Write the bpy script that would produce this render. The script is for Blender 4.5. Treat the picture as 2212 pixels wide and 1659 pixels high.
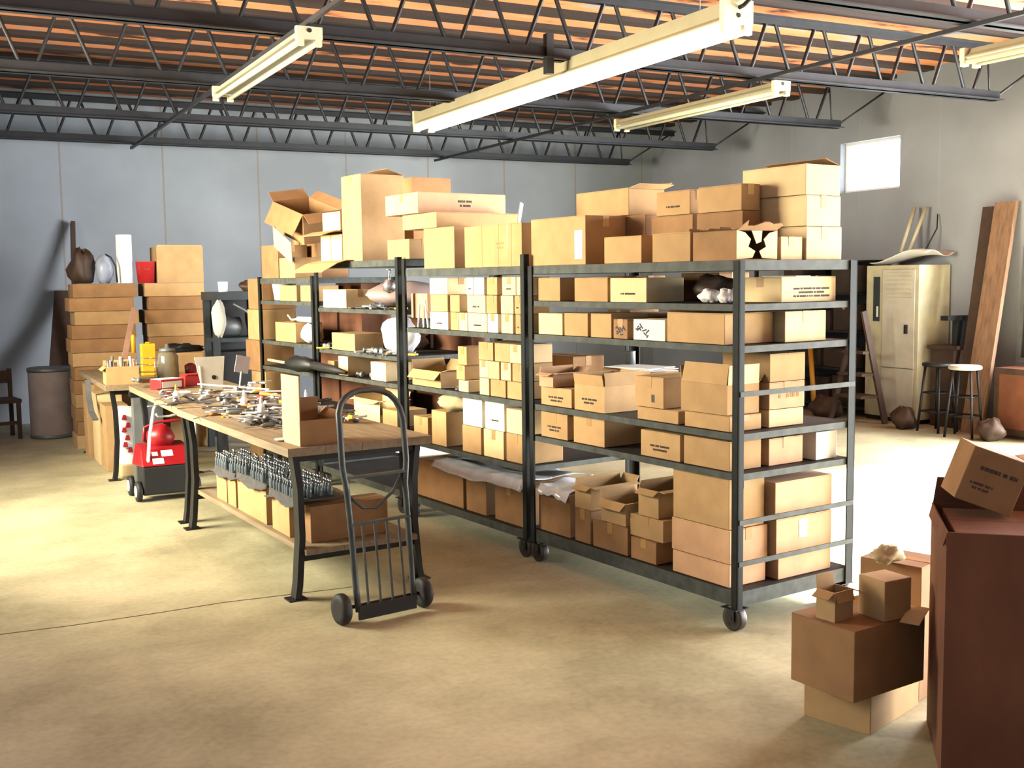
import bpy, bmesh, math, random
from mathutils import Matrix, Vector
random.seed(7)
for _o in list(bpy.data.objects): bpy.data.objects.remove(_o)
SC = bpy.context.scene
COL = SC.collection
R = math.radians
# ------------------------------------------------------------------ camera, world, sun, daylight, exposure
CAM = bpy.data.cameras.new('camera'); CAM.sensor_width = 36.0; CAM.lens = 36.0*2370.0/2212.0
CAM.clip_start = 0.05; CAM.clip_end = 200
cam = bpy.data.objects.new('camera', CAM); COL.objects.link(cam); SC.camera = cam
YAW, PITCH, ROLL, TURN = R(27.458), R(5.512), R(-0.739), R(6.419)      # TURN: how far the racks stand off the room's axis
cam.matrix_world = (Matrix.Translation((0, 0, 1.7)) @ Matrix.Rotation(-YAW, 4, 'Z') @ Matrix.Rotation(R(90)-PITCH, 4, 'X') @ Matrix.Rotation(ROLL, 4, 'Z'))
SC.view_settings.view_transform = 'Standard'; SC.view_settings.look = 'None'
SC.view_settings.exposure = 0.26; SC.view_settings.gamma = 1.0; SC.view_settings.use_curve_mapping = False
SC.cycles.diffuse_bounces = 1
WX0, WX1, WY0, WY1, CEIL = -1.6, 10.15, -3.0, 14.6, 4.03
DOOR_Y0, DOOR_Y1, DOOR_H = -1.0, 7.0, 3.0          # big open loading door in the right wall, just out of frame
LW_Y0, LW_Y1, LW_Z0, LW_Z1 = 6.8, 9.4, 1.5, 3.3   # tall window band in the left wall, out of frame
world = bpy.data.worlds.new('daylight'); SC.world = world; world.use_nodes = True
_bg = world.node_tree.nodes['Background']; _bg.inputs[0].default_value = (0.9, 0.96, 1.0, 1); _bg.inputs[1].default_value = 8.0

def area(name, loc, rot, sx, sy, power, color, spread=180):
    l = bpy.data.lights.new(name, 'AREA'); l.shape = 'RECTANGLE'; l.size = sx; l.size_y = sy; l.energy = power; l.color = color; l.spread = R(spread)
    o = bpy.data.objects.new(name, l); o.location = loc; o.rotation_euler = rot; COL.objects.link(o); return o
# sky light through the two openings, the low sun through the loading door
area('loading_door_daylight', (WX1+0.12, (DOOR_Y0+DOOR_Y1)/2, DOOR_H/2), (0, R(90), 0), DOOR_H, DOOR_Y1-DOOR_Y0, 2300, (0.96, 0.98, 1.0))
area('side_window_daylight', (WX0-0.12, (LW_Y0+LW_Y1)/2, (LW_Z0+LW_Z1)/2), (0, R(-90), 0), LW_Z1-LW_Z0, LW_Y1-LW_Y0, 520, (1.0, 0.90, 0.66), 125)
_s = bpy.data.lights.new('sun', 'SUN'); _s.energy = 75.0; _s.angle = R(1.0); _s.color = (1.0, 0.97, 0.94)
sun = bpy.data.objects.new('sun', _s); COL.objects.link(sun)
sun.rotation_euler = Vector((-1.0, 0.03, -DOOR_H/(WX1-3.75))).to_track_quat('-Z', 'Y').to_euler()

# ------------------------------------------------------------------ materials
def lin(c):
    return tuple(((x/255)/12.92 if x/255 <= 0.04045 else ((x/255+0.055)/1.055)**2.4) for x in c)
MATS = {}
def mat(name, rgb, rough=0.7, metal=0.0, noise=0.12, scale=6.0, emit=0.0, trans=0.0, alpha=1.0, rand=0.0, stretch=(1, 1, 1), spec=0.5):
    if name in MATS: return MATS[name]
    m = bpy.data.materials.new(name); m.use_nodes = True; nt = m.node_tree; N = nt.nodes; L = nt.links
    b = N['Principled BSDF']; b.inputs['Specular IOR Level'].default_value = spec; b.inputs['Roughness'].default_value = rough; b.inputs['Metallic'].default_value = metal
    c = lin(rgb)
    tc = N.new('ShaderNodeTexCoord'); mp = N.new('ShaderNodeMapping'); mp.inputs['Scale'].default_value = stretch
    nz = N.new('ShaderNodeTexNoise'); nz.inputs['Scale'].default_value = scale; nz.inputs['Detail'].default_value = 5
    L.new(tc.outputs['Object'], mp.inputs[0]); L.new(mp.outputs[0], nz.inputs['Vector'])
    rp = N.new('ShaderNodeValToRGB'); e = rp.color_ramp.elements
    e[0].position = 0.3; e[1].position = 0.7
    e[0].color = tuple(max(0, x*(1-noise)) for x in c)+(1,); e[1].color = tuple(min(1, x*(1+noise)) for x in c)+(1,)
    L.new(nz.outputs['Fac'], rp.inputs[0]); out = rp.outputs[0]
    if rand:
        oi = N.new('ShaderNodeObjectInfo'); mr = N.new('ShaderNodeMapRange'); mr.inputs[3].default_value = 1-rand; mr.inputs[4].default_value = 1+rand
        L.new(oi.outputs['Random'], mr.inputs[0]); mx = N.new('ShaderNodeVectorMath'); mx.operation = 'SCALE'
        L.new(out, mx.inputs[0]); L.new(mr.outputs[0], mx.inputs['Scale']); out = mx.outputs[0]
    L.new(out, b.inputs['Base Color'])
    if emit: b.inputs['Emission Color'].default_value = c+(1,); b.inputs['Emission Strength'].default_value = emit
    if trans: b.inputs['Transmission Weight'].default_value = trans
    if alpha < 1: b.inputs['Alpha'].default_value = alpha
    MATS[name] = m; return m
CARD = {'k': mat('kraft_cardboard', (176, 141, 98), 0.85, spec=0.2, noise=0.10, scale=9, rand=0.10),
        'l': mat('pale_cardboard', (216, 186, 138), 0.85, noise=0.08, scale=9, rand=0.08),
        'w': mat('white_cardboard', (238, 228, 206), 0.8, noise=0.05, scale=9, rand=0.03),
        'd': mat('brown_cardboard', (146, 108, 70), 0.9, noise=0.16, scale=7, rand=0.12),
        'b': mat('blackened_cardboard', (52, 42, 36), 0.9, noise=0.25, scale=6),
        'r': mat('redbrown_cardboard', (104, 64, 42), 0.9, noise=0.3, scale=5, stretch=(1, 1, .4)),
        'p': mat('pinkish_cardboard', (196, 152, 114), 0.85, noise=0.10, scale=9, rand=0.08)}
M_TAPE = mat('packing_tape', (172, 130, 80), 0.5, noise=0.06, spec=0.25)
M_SHINY = mat('clear_tape', (206, 172, 120), 0.4, noise=0.05, spec=0.3)
M_INK = mat('print_ink', (58, 44, 38), 0.8, noise=0.2)
M_BLUEINK = mat('marker_ink', (48, 52, 72), 0.8, noise=0.2)
M_LABEL = mat('paper_label', (244, 243, 238), 0.6, noise=0.03)
M_PAPER = mat('white_paper', (228, 222, 214), 0.7, noise=0.06)
M_KPAPER = mat('crumpled_paper', (178, 162, 124), 0.85, noise=0.14, scale=14)
M_RACK = mat('dark_painted_steel', (34, 36, 34), 0.6, 0.0, noise=0.25, scale=14, spec=0.12)
M_RAIL = mat('worn_grey_steel', (70, 73, 69), 0.6, 0.0, noise=0.3, scale=16, spec=0.15)
M_DECK = mat('rack_deck_steel', (50, 48, 46), 0.6, 0.0, noise=0.2, spec=0.15)
M_BLACK = mat('black_rubber', (22, 22, 23), 0.65, noise=0.2)
M_WHEEL = mat('cast_wheel_iron', (58, 52, 46), 0.5, 0.2, noise=0.2, scale=12)
M_IRON = mat('black_iron', (26, 27, 28), 0.5, 0.3, noise=0.25, scale=10)
M_JOIST = mat('joist_steel', (34, 36, 40), 0.5, 0.3, noise=0.25, scale=8)
M_WOOD = mat('bench_wood', (134, 116, 90), 0.65, noise=0.25, scale=5, stretch=(6, 0.6, 6))
M_WOODTOP = mat('worn_bench_top', (150, 126, 92), 0.7, noise=0.3, scale=4, stretch=(5, 0.7, 5))
M_PLANK = mat('weathered_plank', (136, 106, 84), 0.8, noise=0.28, scale=4, stretch=(7, 7, 0.5))
M_CHROME = mat('bright_metal', (196, 200, 208), 0.25, 0.9, noise=0.12, scale=20)
M_STEEL = mat('tool_steel', (120, 122, 128), 0.35, 0.8, noise=0.25, scale=20)
M_DULL = mat('dull_grey_metal', (118, 122, 122), 0.5, 0.5, noise=0.2)
M_RED = mat('red_enamel', (146, 20, 28), 0.4, noise=0.15)
M_REDP = mat('red_plastic', (176, 36, 36), 0.45, noise=0.12)
M_YEL = mat('yellow_plastic', (232, 166, 30), 0.5, noise=0.08)
M_BROOM = mat('yellow_handle', (196, 140, 40), 0.5, noise=0.1)
M_WHITE = mat('white_plastic', (232, 232, 230), 0.4, noise=0.05)
M_BAG = mat('clear_plastic_film', (206, 204, 206), 0.18, noise=0.12, scale=10)
M_BAGPINK = mat('dusty_plastic_bag', (158, 136, 132), 0.3, noise=0.14, scale=8)
M_LAMP = mat('cream_lamp_enamel', (150, 142, 114), 0.5, noise=0.06)
M_TUBE = mat('frosted_tube', (196, 190, 160), 0.3, noise=0.03)
M_TUBEON = mat('glowing_tube', (255, 252, 240), 0.3, noise=0.0, emit=2.4)
M_CAB = mat('yellowed_cabinet_paint', (186, 180, 152), 0.5, noise=0.16, scale=5)
M_CABDOOR = mat('cabinet_door_enamel', (192, 186, 174), 0.45, noise=0.12, scale=5)
M_DARKWOOD = mat('dark_stained_wood', (62, 44, 32), 0.6, noise=0.3, scale=6)
M_GLASS = mat('jar_glass', (150, 142, 120), 0.12, noise=0.1, trans=0.5)
M_DRUM = mat('fibre_drum_board', (168, 150, 140), 0.8, noise=0.14, scale=5)
M_MACH = mat('machine_paint', (44, 50, 54), 0.5, 0.2, noise=0.25)
M_GREY = mat('grey_board', (188, 184, 172), 0.7, noise=0.1)
M_PIPE = mat('bottle_green_glass', (92, 102, 108), 0.2, noise=0.3, scale=25)
M_TRAY = mat('corrugated_tray_paper', (70, 68, 66), 0.8, noise=0.3, scale=12)
M_ORANGE = mat('wooden_tool_handle', (170, 110, 54), 0.55, noise=0.2)

def floor_mat():
    m = bpy.data.materials.new('stained_concrete'); m.use_nodes = True; nt = m.node_tree; N = nt.nodes; L = nt.links
    b = N['Principled BSDF']; b.inputs['Roughness'].default_value = 0.55
    tc = N.new('ShaderNodeTexCoord')
    n1 = N.new('ShaderNodeTexNoise'); n1.inputs['Scale'].default_value = 0.9; n1.inputs['Detail'].default_value = 8; n1.inputs['Roughness'].default_value = 0.65
    n2 = N.new('ShaderNodeTexNoise'); n2.inputs['Scale'].default_value = 30; n2.inputs['Detail'].default_value = 4
    L.new(tc.outputs['Object'], n1.inputs['Vector']); L.new(tc.outputs['Object'], n2.inputs['Vector'])
    r1 = N.new('ShaderNodeValToRGB'); e = r1.color_ramp.elements
    e[0].position = 0.36; e[0].color = lin((150, 143, 112))+(1,); e[1].position = 0.62; e[1].color = lin((198, 190, 154))+(1,)
    L.new(n1.outputs['Fac'], r1.inputs[0])
    mx = N.new('ShaderNodeMix'); mx.data_type = 'RGBA'; mx.blend_type = 'MULTIPLY'; mx.inputs[0].default_value = 0.5
    r2 = N.new('ShaderNodeValToRGB'); r2.color_ramp.elements[0].position = 0.3; r2.color_ramp.elements[0].color = (0.7, 0.7, 0.7, 1); r2.color_ramp.elements[1].position = 0.6
    L.new(n2.outputs['Fac'], r2.inputs[0]); L.new(r1.outputs[0], mx.inputs[6]); L.new(r2.outputs[0], mx.inputs[7]); L.new(mx.outputs[2], b.inputs['Base Color'])
    bp = N.new('ShaderNodeBump'); bp.inputs['Strength'].default_value = 0.12; L.new(n2.outputs['Fac'], bp.inputs['Height']); L.new(bp.outputs[0], b.inputs['Normal'])
    return m
def wall_mat(name, axis, first, pitch, rgb, seam):
    m = bpy.data.materials.new(name); m.use_nodes = True; nt = m.node_tree; N = nt.nodes; L = nt.links
    b = N['Principled BSDF']; b.inputs['Roughness'].default_value = 0.8
    tc = N.new('ShaderNodeTexCoord'); sp = N.new('ShaderNodeSeparateXYZ'); L.new(tc.outputs['Object'], sp.inputs[0])
    n1 = N.new('ShaderNodeTexNoise'); n1.inputs['Scale'].default_value = 0.8; n1.inputs['Detail'].default_value = 7; L.new(tc.outputs['Object'], n1.inputs['Vector'])
    r1 = N.new('ShaderNodeValToRGB'); e = r1.color_ramp.elements; e[0].position = 0.35; e[1].position = 0.65
    e[0].color = lin(tuple(x*0.88 for x in rgb))+(1,); e[1].color = lin(rgb)+(1,); L.new(n1.outputs['Fac'], r1.inputs[0])
    def math_(op, a, bval):
        q = N.new('ShaderNodeMath'); q.operation = op; L.new(a, q.inputs[0]); q.inputs[1].default_value = bval; return q.outputs[0]
    v = math_('FLOORED_MODULO', math_('SUBTRACT', sp.outputs[axis], first), pitch)
    lt = math_('LESS_THAN', v, 0.022)
    fac = math_('MULTIPLY', lt, 0.55)
    mx = N.new('ShaderNodeMix'); mx.data_type = 'RGBA'; L.new(fac, mx.inputs[0]); L.new(r1.outputs[0], mx.inputs[6]); mx.inputs[7].default_value = lin(seam)+(1,)
    L.new(mx.outputs[2], b.inputs['Base Color']); return m
def deck_mat():
    m = bpy.data.materials.new('orange_roof_deck'); m.use_nodes = True; nt = m.node_tree; N = nt.nodes; L = nt.links
    b = N['Principled BSDF']; b.inputs['Roughness'].default_value = 0.85
    tc = N.new('ShaderNodeTexCoord'); mp = N.new('ShaderNodeMapping'); mp.inputs['Scale'].default_value = (1, 2.2, 1); L.new(tc.outputs['Object'], mp.inputs[0])
    n1 = N.new('ShaderNodeTexNoise'); n1.inputs['Scale'].default_value = 1.5; n1.inputs['Detail'].default_value = 6; L.new(mp.outputs[0], n1.inputs['Vector'])
    r1 = N.new('ShaderNodeValToRGB'); cr = r1.color_ramp; e = cr.elements
    e[0].position = 0.36; e[0].color = lin((74, 40, 26))+(1,); e[1].position = 0.66; e[1].color = lin((150, 142, 136))+(1,)
    k = cr.elements.new(0.44); k.color = lin((204, 128, 82))+(1,); k = cr.elements.new(0.60); k.color = lin((210, 136, 90))+(1,)
    L.new(n1.outputs['Fac'], r1.inputs[0]); L.new(r1.outputs[0], b.inputs['Base Color']); return m

# ------------------------------------------------------------------ mesh helpers
class MB:
    """collects solids and links them as ONE mesh object"""
    def __init__(s): s.v = []; s.f = []; s.sm = []
    def hexa(s, p):
        n = len(s.v); s.v += [tuple(q) for q in p]
        for f in ((0, 3, 2, 1), (4, 5, 6, 7), (0, 1, 5, 4), (1, 2, 6, 5), (2, 3, 7, 6), (3, 0, 4, 7)): s.f.append(tuple(n+i for i in f)); s.sm.append(False)
        return s
    def box(s, x0, x1, y0, y1, z0, z1):
        return s.hexa([(x0, y0, z0), (x1, y0, z0), (x1, y1, z0), (x0, y1, z0), (x0, y0, z1), (x1, y0, z1), (x1, y1, z1), (x0, y1, z1)])
    def mbox(s, M, x0, x1, y0, y1, z0, z1):
        return s.hexa([M @ Vector(q) for q in [(x0, y0, z0), (x1, y0, z0), (x1, y1, z0), (x0, y1, z0), (x0, y0, z1), (x1, y0, z1), (x1, y1, z1), (x0, y1, z1)]])
    def bar(s, a, b, w, h, up=(0, 0, 1)):
        a = Vector(a); b = Vector(b); d = (b-a).normalized(); u = Vector(up); u = (u-d*u.dot(d)); u = u.normalized() if u.length > 1e-5 else d.orthogonal().normalized(); r = d.cross(u)
        c = [r*-w/2+u*-h/2, r*w/2+u*-h/2, r*w/2+u*h/2, r*-w/2+u*h/2]
        return s.hexa([a+c[0], a+c[1], a+c[2], a+c[3], b+c[0], b+c[1], b+c[2], b+c[3]])
    def tube(s, pts, r, n=8, cap=True):
        pts = [Vector(p) for p in pts]; rr = r if isinstance(r, (list, tuple)) else [r]*len(pts); prev = None; base = len(s.v); m = len(pts)
        for i, p in enumerate(pts):
            d = (pts[min(i+1, m-1)]-pts[max(i-1, 0)]).normalized()
            if prev is None: u = d.orthogonal().normalized()
            else:
                u = prev-d*prev.dot(d); u = u.normalized() if u.length > 1e-6 else d.orthogonal().normalized()
            prev = u; w = d.cross(u)
            for k in range(n):
                a = 2*math.pi*k/n; s.v.append(tuple(p+(u*math.cos(a)+w*math.sin(a))*rr[i]))
        for i in range(m-1):
            for k in range(n):
                k2 = (k+1) % n; s.f.append((base+i*n+k, base+i*n+k2, base+(i+1)*n+k2, base+(i+1)*n+k)); s.sm.append(True)
        if cap:
            s.f.append(tuple(base+k for k in reversed(range(n)))); s.sm.append(False); s.f.append(tuple(base+(m-1)*n+k for k in range(n))); s.sm.append(False)
        return s
    def lathe(s, prof, n=20, M=None):
        base = len(s.v); M = M or Matrix.Identity(4)
        for r, z in prof:
            for k in range(n):
                a = 2*math.pi*k/n; s.v.append(tuple(M @ Vector((max(r, 1e-4)*math.cos(a), max(r, 1e-4)*math.sin(a), z))))
        for i in range(len(prof)-1):
            for k in range(n):
                k2 = (k+1) % n; s.f.append((base+i*n+k, base+i*n+k2, base+(i+1)*n+k2, base+(i+1)*n+k)); s.sm.append(True)
        s.f.append(tuple(base+k for k in reversed(range(n)))); s.sm.append(False)
        s.f.append(tuple(base+(len(prof)-1)*n+k for k in range(n))); s.sm.append(False)
        return s
    def prism(s, poly, M, t):
        """polygon in local xy extruded along local z by t"""
        n = len(poly); b = len(s.v)
        for z in (0, t):
            for x, y in poly: s.v.append(tuple(M @ Vector((x, y, z))))
        s.f.append(tuple(b+i for i in reversed(range(n)))); s.sm.append(False); s.f.append(tuple(b+n+i for i in range(n))); s.sm.append(False)
        for i in range(n):
            j = (i+1) % n; s.f.append((b+i, b+j, b+n+j, b+n+i)); s.sm.append(False)
        return s
    def strip(s, pts, w, t, side):
        """flat bar bent along pts; side = direction of its width"""
        side = Vector(side).normalized(); pts = [Vector(p) for p in pts]; b = len(s.v); m = len(pts)
        for i, p in enumerate(pts):
            d = (pts[min(i+1, m-1)]-pts[max(i-1, 0)]).normalized(); nrm = d.cross(side).normalized()
            for a, c in ((-1, -1), (1, -1), (1, 1), (-1, 1)): s.v.append(tuple(p+side*a*w/2+nrm*c*t/2))
        for i in range(m-1):
            for k in range(4):
                k2 = (k+1) % 4; s.f.append((b+i*4+k, b+i*4+k2, b+(i+1)*4+k2, b+(i+1)*4+k)); s.sm.append(False)
        s.f.append((b+3, b+2, b+1, b)); s.sm.append(False); q = b+(m-1)*4; s.f.append((q, q+1, q+2, q+3)); s.sm.append(False)
        return s
    def sheet(s, nx, ny, fn, t=0.002):
        """wavy sheet of real thickness; fn(u, v) -> point"""
        b = len(s.v)
        for k in (0, 1):
            for j in range(ny+1):
                for i in range(nx+1):
                    p = Vector(fn(i/nx, j/ny)); s.v.append((p.x, p.y, p.z-(t if k else 0)))
        N = (nx+1)*(ny+1); idx = lambda i, j, k: b+k*N+j*(nx+1)+i
        for j in range(ny):
            for i in range(nx):
                s.f.append((idx(i, j, 0), idx(i+1, j, 0), idx(i+1, j+1, 0), idx(i, j+1, 0))); s.sm.append(True)
                s.f.append((idx(i, j+1, 1), idx(i+1, j+1, 1), idx(i+1, j, 1), idx(i, j, 1))); s.sm.append(True)
        for i in range(nx):
            s.f.append((idx(i, 0, 1), idx(i+1, 0, 1), idx(i+1, 0, 0), idx(i, 0, 0))); s.sm.append(False); s.f.append((idx(i, ny, 0), idx(i+1, ny, 0), idx(i+1, ny, 1), idx(i, ny, 1))); s.sm.append(False)
        for j in range(ny):
            s.f.append((idx(0, j, 0), idx(0, j+1, 0), idx(0, j+1, 1), idx(0, j, 1))); s.sm.append(False); s.f.append((idx(nx, j, 1), idx(nx, j+1, 1), idx(nx, j+1, 0), idx(nx, j, 0))); s.sm.append(False)
        return s
    def blob(s, c, r, amp=0.12, seed=0, n=12, flat=None):
        """lumpy closed bag shape: radii r, noise amp"""
        rnd = random.Random(seed); ph = [rnd.uniform(0, 6.28) for _ in range(6)]; b = len(s.v); c = Vector(c); rows = n
        s.v.append(tuple(c+Vector((0, 0, -r[2]))))
        for j in range(1, rows):
            th = math.pi*j/rows
            for k in range(2*n):
                a = math.pi*k/n
                q = 1+amp*(math.sin(3*a+ph[0]+2*th)+math.sin(5*th+ph[1]+a)+0.6*math.sin(7*a-3*th+ph[2])+0.5*rnd.uniform(-1, 1))
                z = -math.cos(th)*r[2]*q
                if flat is not None: z = max(z, flat)
                s.v.append(tuple(c+Vector((math.sin(th)*math.cos(a)*r[0]*q, math.sin(th)*math.sin(a)*r[1]*q, z))))
        s.v.append(tuple(c+Vector((0, 0, r[2])))); m = 2*n
        if flat is not None: s.v[b] = tuple(c+Vector((0, 0, flat)))
        for k in range(m):
            s.f.append((b, b+1+(k+1) % m, b+1+k)); s.sm.append(False)
            top = b+1+(rows-2)*m; s.f.append((top+k, top+(k+1) % m, b+1+(rows-1)*m)); s.sm.append(False)
        for j in range(rows-2):
            for k in range(m):
                k2 = (k+1) % m; o = b+1+j*m; s.f.append((o+k, o+k2, o+m+k2, o+m+k)); s.sm.append(True)
        return s
    def build(s, name, m, parent=None, bevel=0.0):
        me = bpy.data.meshes.new(name); me.from_pydata(s.v, [], s.f); me.update()
        me.polygons.foreach_set('use_smooth', s.sm)
        me.materials.append(m); o = bpy.data.objects.new(name, me); COL.objects.link(o)
        if parent: o.parent = parent
        if bevel:
            md = o.modifiers.new('edge', 'BEVEL'); md.width = bevel; md.segments = 2; md.limit_method = 'ANGLE'
        return o
def tag(o, label, cat, group=None, kind=None):
    o['label'] = label; o['category'] = cat
    if group: o['group'] = group
    if kind: o['kind'] = kind
    return o
def thing(name, label, cat, loc=(0, 0, 0), rz=0.0, group=None):
    o = bpy.data.objects.new(name, None); o.empty_display_size = 0.1; COL.objects.link(o); o.location = loc; o.rotation_euler = (0, 0, rz)
    return tag(o, label, cat, group)
def struct(o): o['kind'] = 'structure'; return o
def kids(o): return [c for c in bpy.data.objects if c.parent == o]
def dup(root, loc, rot, label=None, group=None):
    r = root.copy(); COL.objects.link(r); r.location = loc; r.rotation_euler = rot
    if label: r['label'] = label
    if group: r['group'] = group
    for ch in kids(root):
        c = ch.copy(); COL.objects.link(c); c.parent = r
        for g in kids(ch):
            d = g.copy(); COL.objects.link(d); d.parent = c
    return r

# ------------------------------------------------------------------ the room
fl = struct(MB().box(WX0, WX1, WY0, WY1, -0.2, 0).build('floor', floor_mat()))
struct(MB().box(WX0-0.25, WX1+0.25, WY0-0.25, WY1+0.25, CEIL+0.0, CEIL+0.15).build('ceiling', deck_mat()))
M_BACK = wall_mat('painted_panel_wall', 0, 1.39, 1.22, (150, 156, 163), (128, 108, 82))
M_SIDE = wall_mat('painted_block_wall', 1, 0.4, 1.22, (150, 154, 163), (152, 150, 148))
struct(MB().box(WX0-0.25, WX1+0.25, WY1, WY1+0.25, -0.2, CEIL).build('wall_back', M_BACK))
struct(MB().box(WX0-0.25, WX1+0.25, WY0-0.25, WY0, -0.2, CEIL).build('wall_front', M_SIDE))
WIN = (9.53, 10.5, 2.71, 3.32)
b = MB()
b.box(WX1, WX1+0.25, WY0, DOOR_Y0, -0.2, CEIL).box(WX1, WX1+0.25, DOOR_Y0, DOOR_Y1, DOOR_H, CEIL).box(WX1, WX1+0.25, DOOR_Y1, WIN[0], -0.2, CEIL)
b.box(WX1, WX1+0.25, WIN[0], WIN[1], -0.2, WIN[2]).box(WX1, WX1+0.25, WIN[0], WIN[1], WIN[3], CEIL).box(WX1, WX1+0.25, WIN[1], WY1, -0.2, CEIL)
struct(b.build('wall_right', M_SIDE))
b = MB(); b.box(WX0-0.25, WX0, WY0, LW_Y0, -0.2, CEIL).box(WX0-0.25, WX0, LW_Y1, WY1, -0.2, CEIL).box(WX0-0.25, WX0, LW_Y0, LW_Y1, -0.2, LW_Z0).box(WX0-0.25, WX0, LW_Y0, LW_Y1, LW_Z1, CEIL)
struct(b.build('wall_left', M_SIDE))
# the small high window in the right wall
w = bpy.data.objects.new('window_1', None); COL.objects.link(w); w['kind'] = 'structure'; w.location = (WX1+0.12, (WIN[0]+WIN[1])/2, WIN[2])
hw = (WIN[1]-WIN[0])/2; hh = WIN[3]-WIN[2]
b = MB(); b.box(-.03, .03, -hw, hw, 0, .03).box(-.03, .03, -hw, hw, hh-.03, hh).box(-.03, .03, -hw, -hw+.03, .03, hh-.03).box(-.03, .03, hw-.03, hw, .03, hh-.03)
struct(b.build('window_frame', M_WHITE, w))
def pane_mat():
    m = bpy.data.materials.new('window_glass'); m.use_nodes = True; N = m.node_tree.nodes; L = m.node_tree.links; N.remove(N['Principled BSDF'])
    t = N.new('ShaderNodeBsdfTransparent'); g = N.new('ShaderNodeBsdfGlossy'); g.inputs['Roughness'].default_value = 0.05; x = N.new('ShaderNodeMixShader'); x.inputs[0].default_value = 0.06
    L.new(t.outputs[0], x.inputs[1]); L.new(g.outputs[0], x.inputs[2]); L.new(x.outputs[0], N['Material Output'].inputs[0]); return m
struct(MB().box(-.004, .004, -hw+.03, hw-.03, .03, hh-.03).build('window_pane', pane_mat(), w))
# hairline crack across the slab
b = MB(); pts = [(0.052, 5.801, 0.000), (0.488, 5.764, -0.000), (0.888, 5.762, 0.000), (1.248, 5.779, 0.000), (1.615, 5.745, 0.000), (1.950, 5.717, 0.000)]
for i in range(len(pts)-1): b.bar((pts[i][0], pts[i][1], .0008), (pts[i+1][0], pts[i+1][1], .0008), .007, .0016)
struct(b.build('trim_1', mat('floor_joint_dirt', (92, 76, 52), 0.9)))
# purlins under the roof deck, parallel to the joists
y = 0.8; b = MB()
while y < WY1-.1:
    b.box(WX0, WX1, y, y+.15, CEIL-.045, CEIL); y += .55
struct(b.build('trim_2', mat('roof_purlin_wood', (40, 28, 23), 0.8, noise=0.3, scale=4, stretch=(.6, 6, 6))))

# ------------------------------------------------------------------ steel roof joists
ZB, ZT = 3.37, 3.90
def joist(y, label):
    t = thing('roof_joist', label, 'joist', (0, y, 0), 0, 'steel roof joists')
    x1b = 9.33; x0b = -1.3
    b = MB()
    for s in (-1, 1): b.box(WX0, WX1, s*.012, s*.07, ZT-.008, ZT).box(WX0, WX1, s*.012, s*.020, ZT-.065, ZT)
    b.build('top_chord', M_JOIST, t)
    b = MB()
    for s in (-1, 1): b.box(x0b, x1b, s*.012, s*.075, ZB, ZB+.010).box(x0b, x1b, s*.012, s*.022, ZB, ZB+.09)
    b.build('bottom_chord', M_JOIST, t)
    b = MB(); pts = []; x = x1b-.47
    pitch = .545; k = 0
    b.tube([(WX1-.05, 0, ZT-.03), (x1b-.06, 0, ZB+.02)], .013, 6)
    b.tube([(x1b-.12, 0, ZB+.02), (x1b-.17, 0, ZT-.02)], .010, 6)
    x = x1b-.42
    while x > x0b+.3:
        pts += [(x+.04, 0, ZB+.02), (x-.04, 0, ZB+.02), (x-pitch/2+.04, 0, ZT-.02), (x-pitch/2-.04, 0, ZT-.02)]; x -= pitch
    b.tube([(x1b-.17, 0, ZT-.02)]+pts, .017, 6)
    b.build('web_rods', M_JOIST, t)
for yy, lab in ((14.04, 'open-web steel joist nearest the back wall, farthest from the camera'), (11.98, 'open-web steel joist second from the back wall'),
                (9.67, 'open-web steel joist third from the back wall, ending above the window'), (7.53, 'open-web steel joist fourth from the back wall, just behind the unlit right lamp'),
                (5.3, 'open-web steel joist crossing the top right corner, nearest the camera')):
    joist(yy, lab)
for x, lab in ((2.2, 'long steel bridging bar crossing the joists over the left lamp'), (6.26, 'long steel bridging bar crossing the joists toward the right lamp')):
    tag(MB().bar((x, 3.0, ZB-.02), (x, 14.3, ZB-.02), .03, .03).build('bridging_bar', M_JOIST), lab, 'steel bar')
tag(MB().box(-.03, .03, -.03, .03, 0, .30).build('hanging_bracket', M_IRON), 'short black steel bracket hanging down below a roof joist', 'bracket').location = (4.250, 7.5, 3.256)

# ------------------------------------------------------------------ fluorescent strip lamps
def strip_lamp(name, label, loc, L=2.44, on=False, big=False):
    t = thing(name, label, 'lamp', loc, 0, 'fluorescent strip lamps')
    prof = [(-.038, .075), (.038, .075), (.05, .045), (.082, .02), (.082, .016), (-.082, .016), (-.082, .02), (-.05, .045)]
    k = 1.0
    if big: prof = [(-.05, .15), (.05, .15), (.06, .06), (.10, .03), (.10, .022), (-.10, .022), (-.10, .03), (-.06, .06)]; k = 1.35
    M = Matrix(((1, 0, 0, 0), (0, 0, 1, -L/2+.04), (0, 1, 0, 0), (0, 0, 0, 1)))
    MB().prism(prof, M, L-.08).build('housing', M_LAMP, t)
    M_CAP = mat('lamp_cap_enamel', (204, 196, 162), 0.45, noise=0.05)
    for s in (-1, 1):
        y = s*(L/2-.02)
        e = MB(); e.box(-.086*k, .086*k, y-.02, y+.02, .0, .152 if big else .08).box(-.082*k, -.036*k, y-.018, y+.018, -.04*k, .0).box(.036*k, .082*k, y-.018, y+.018, -.04*k, .0)
        e = e.build('end_cap', M_CAP, t)
        if s < 0: MB().tube([(0, y-.021, .055), (0, y-.026, .055)], .014, 10).build('knockout_hole', M_IRON, e)
    for s in (-1, 1):
        MB().tube([(s*.058*k, -L/2+.04, -.012*k), (s*.058*k, L/2-.04, -.012*k)], .019*k*k, 12).build('fluorescent_tube', M_TUBEON if on else M_TUBE, t)
    return t
strip_lamp('strip_lamp', 'unlit cream strip lamp hanging at upper left', (2.2, 8.2, 3.24))
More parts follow.
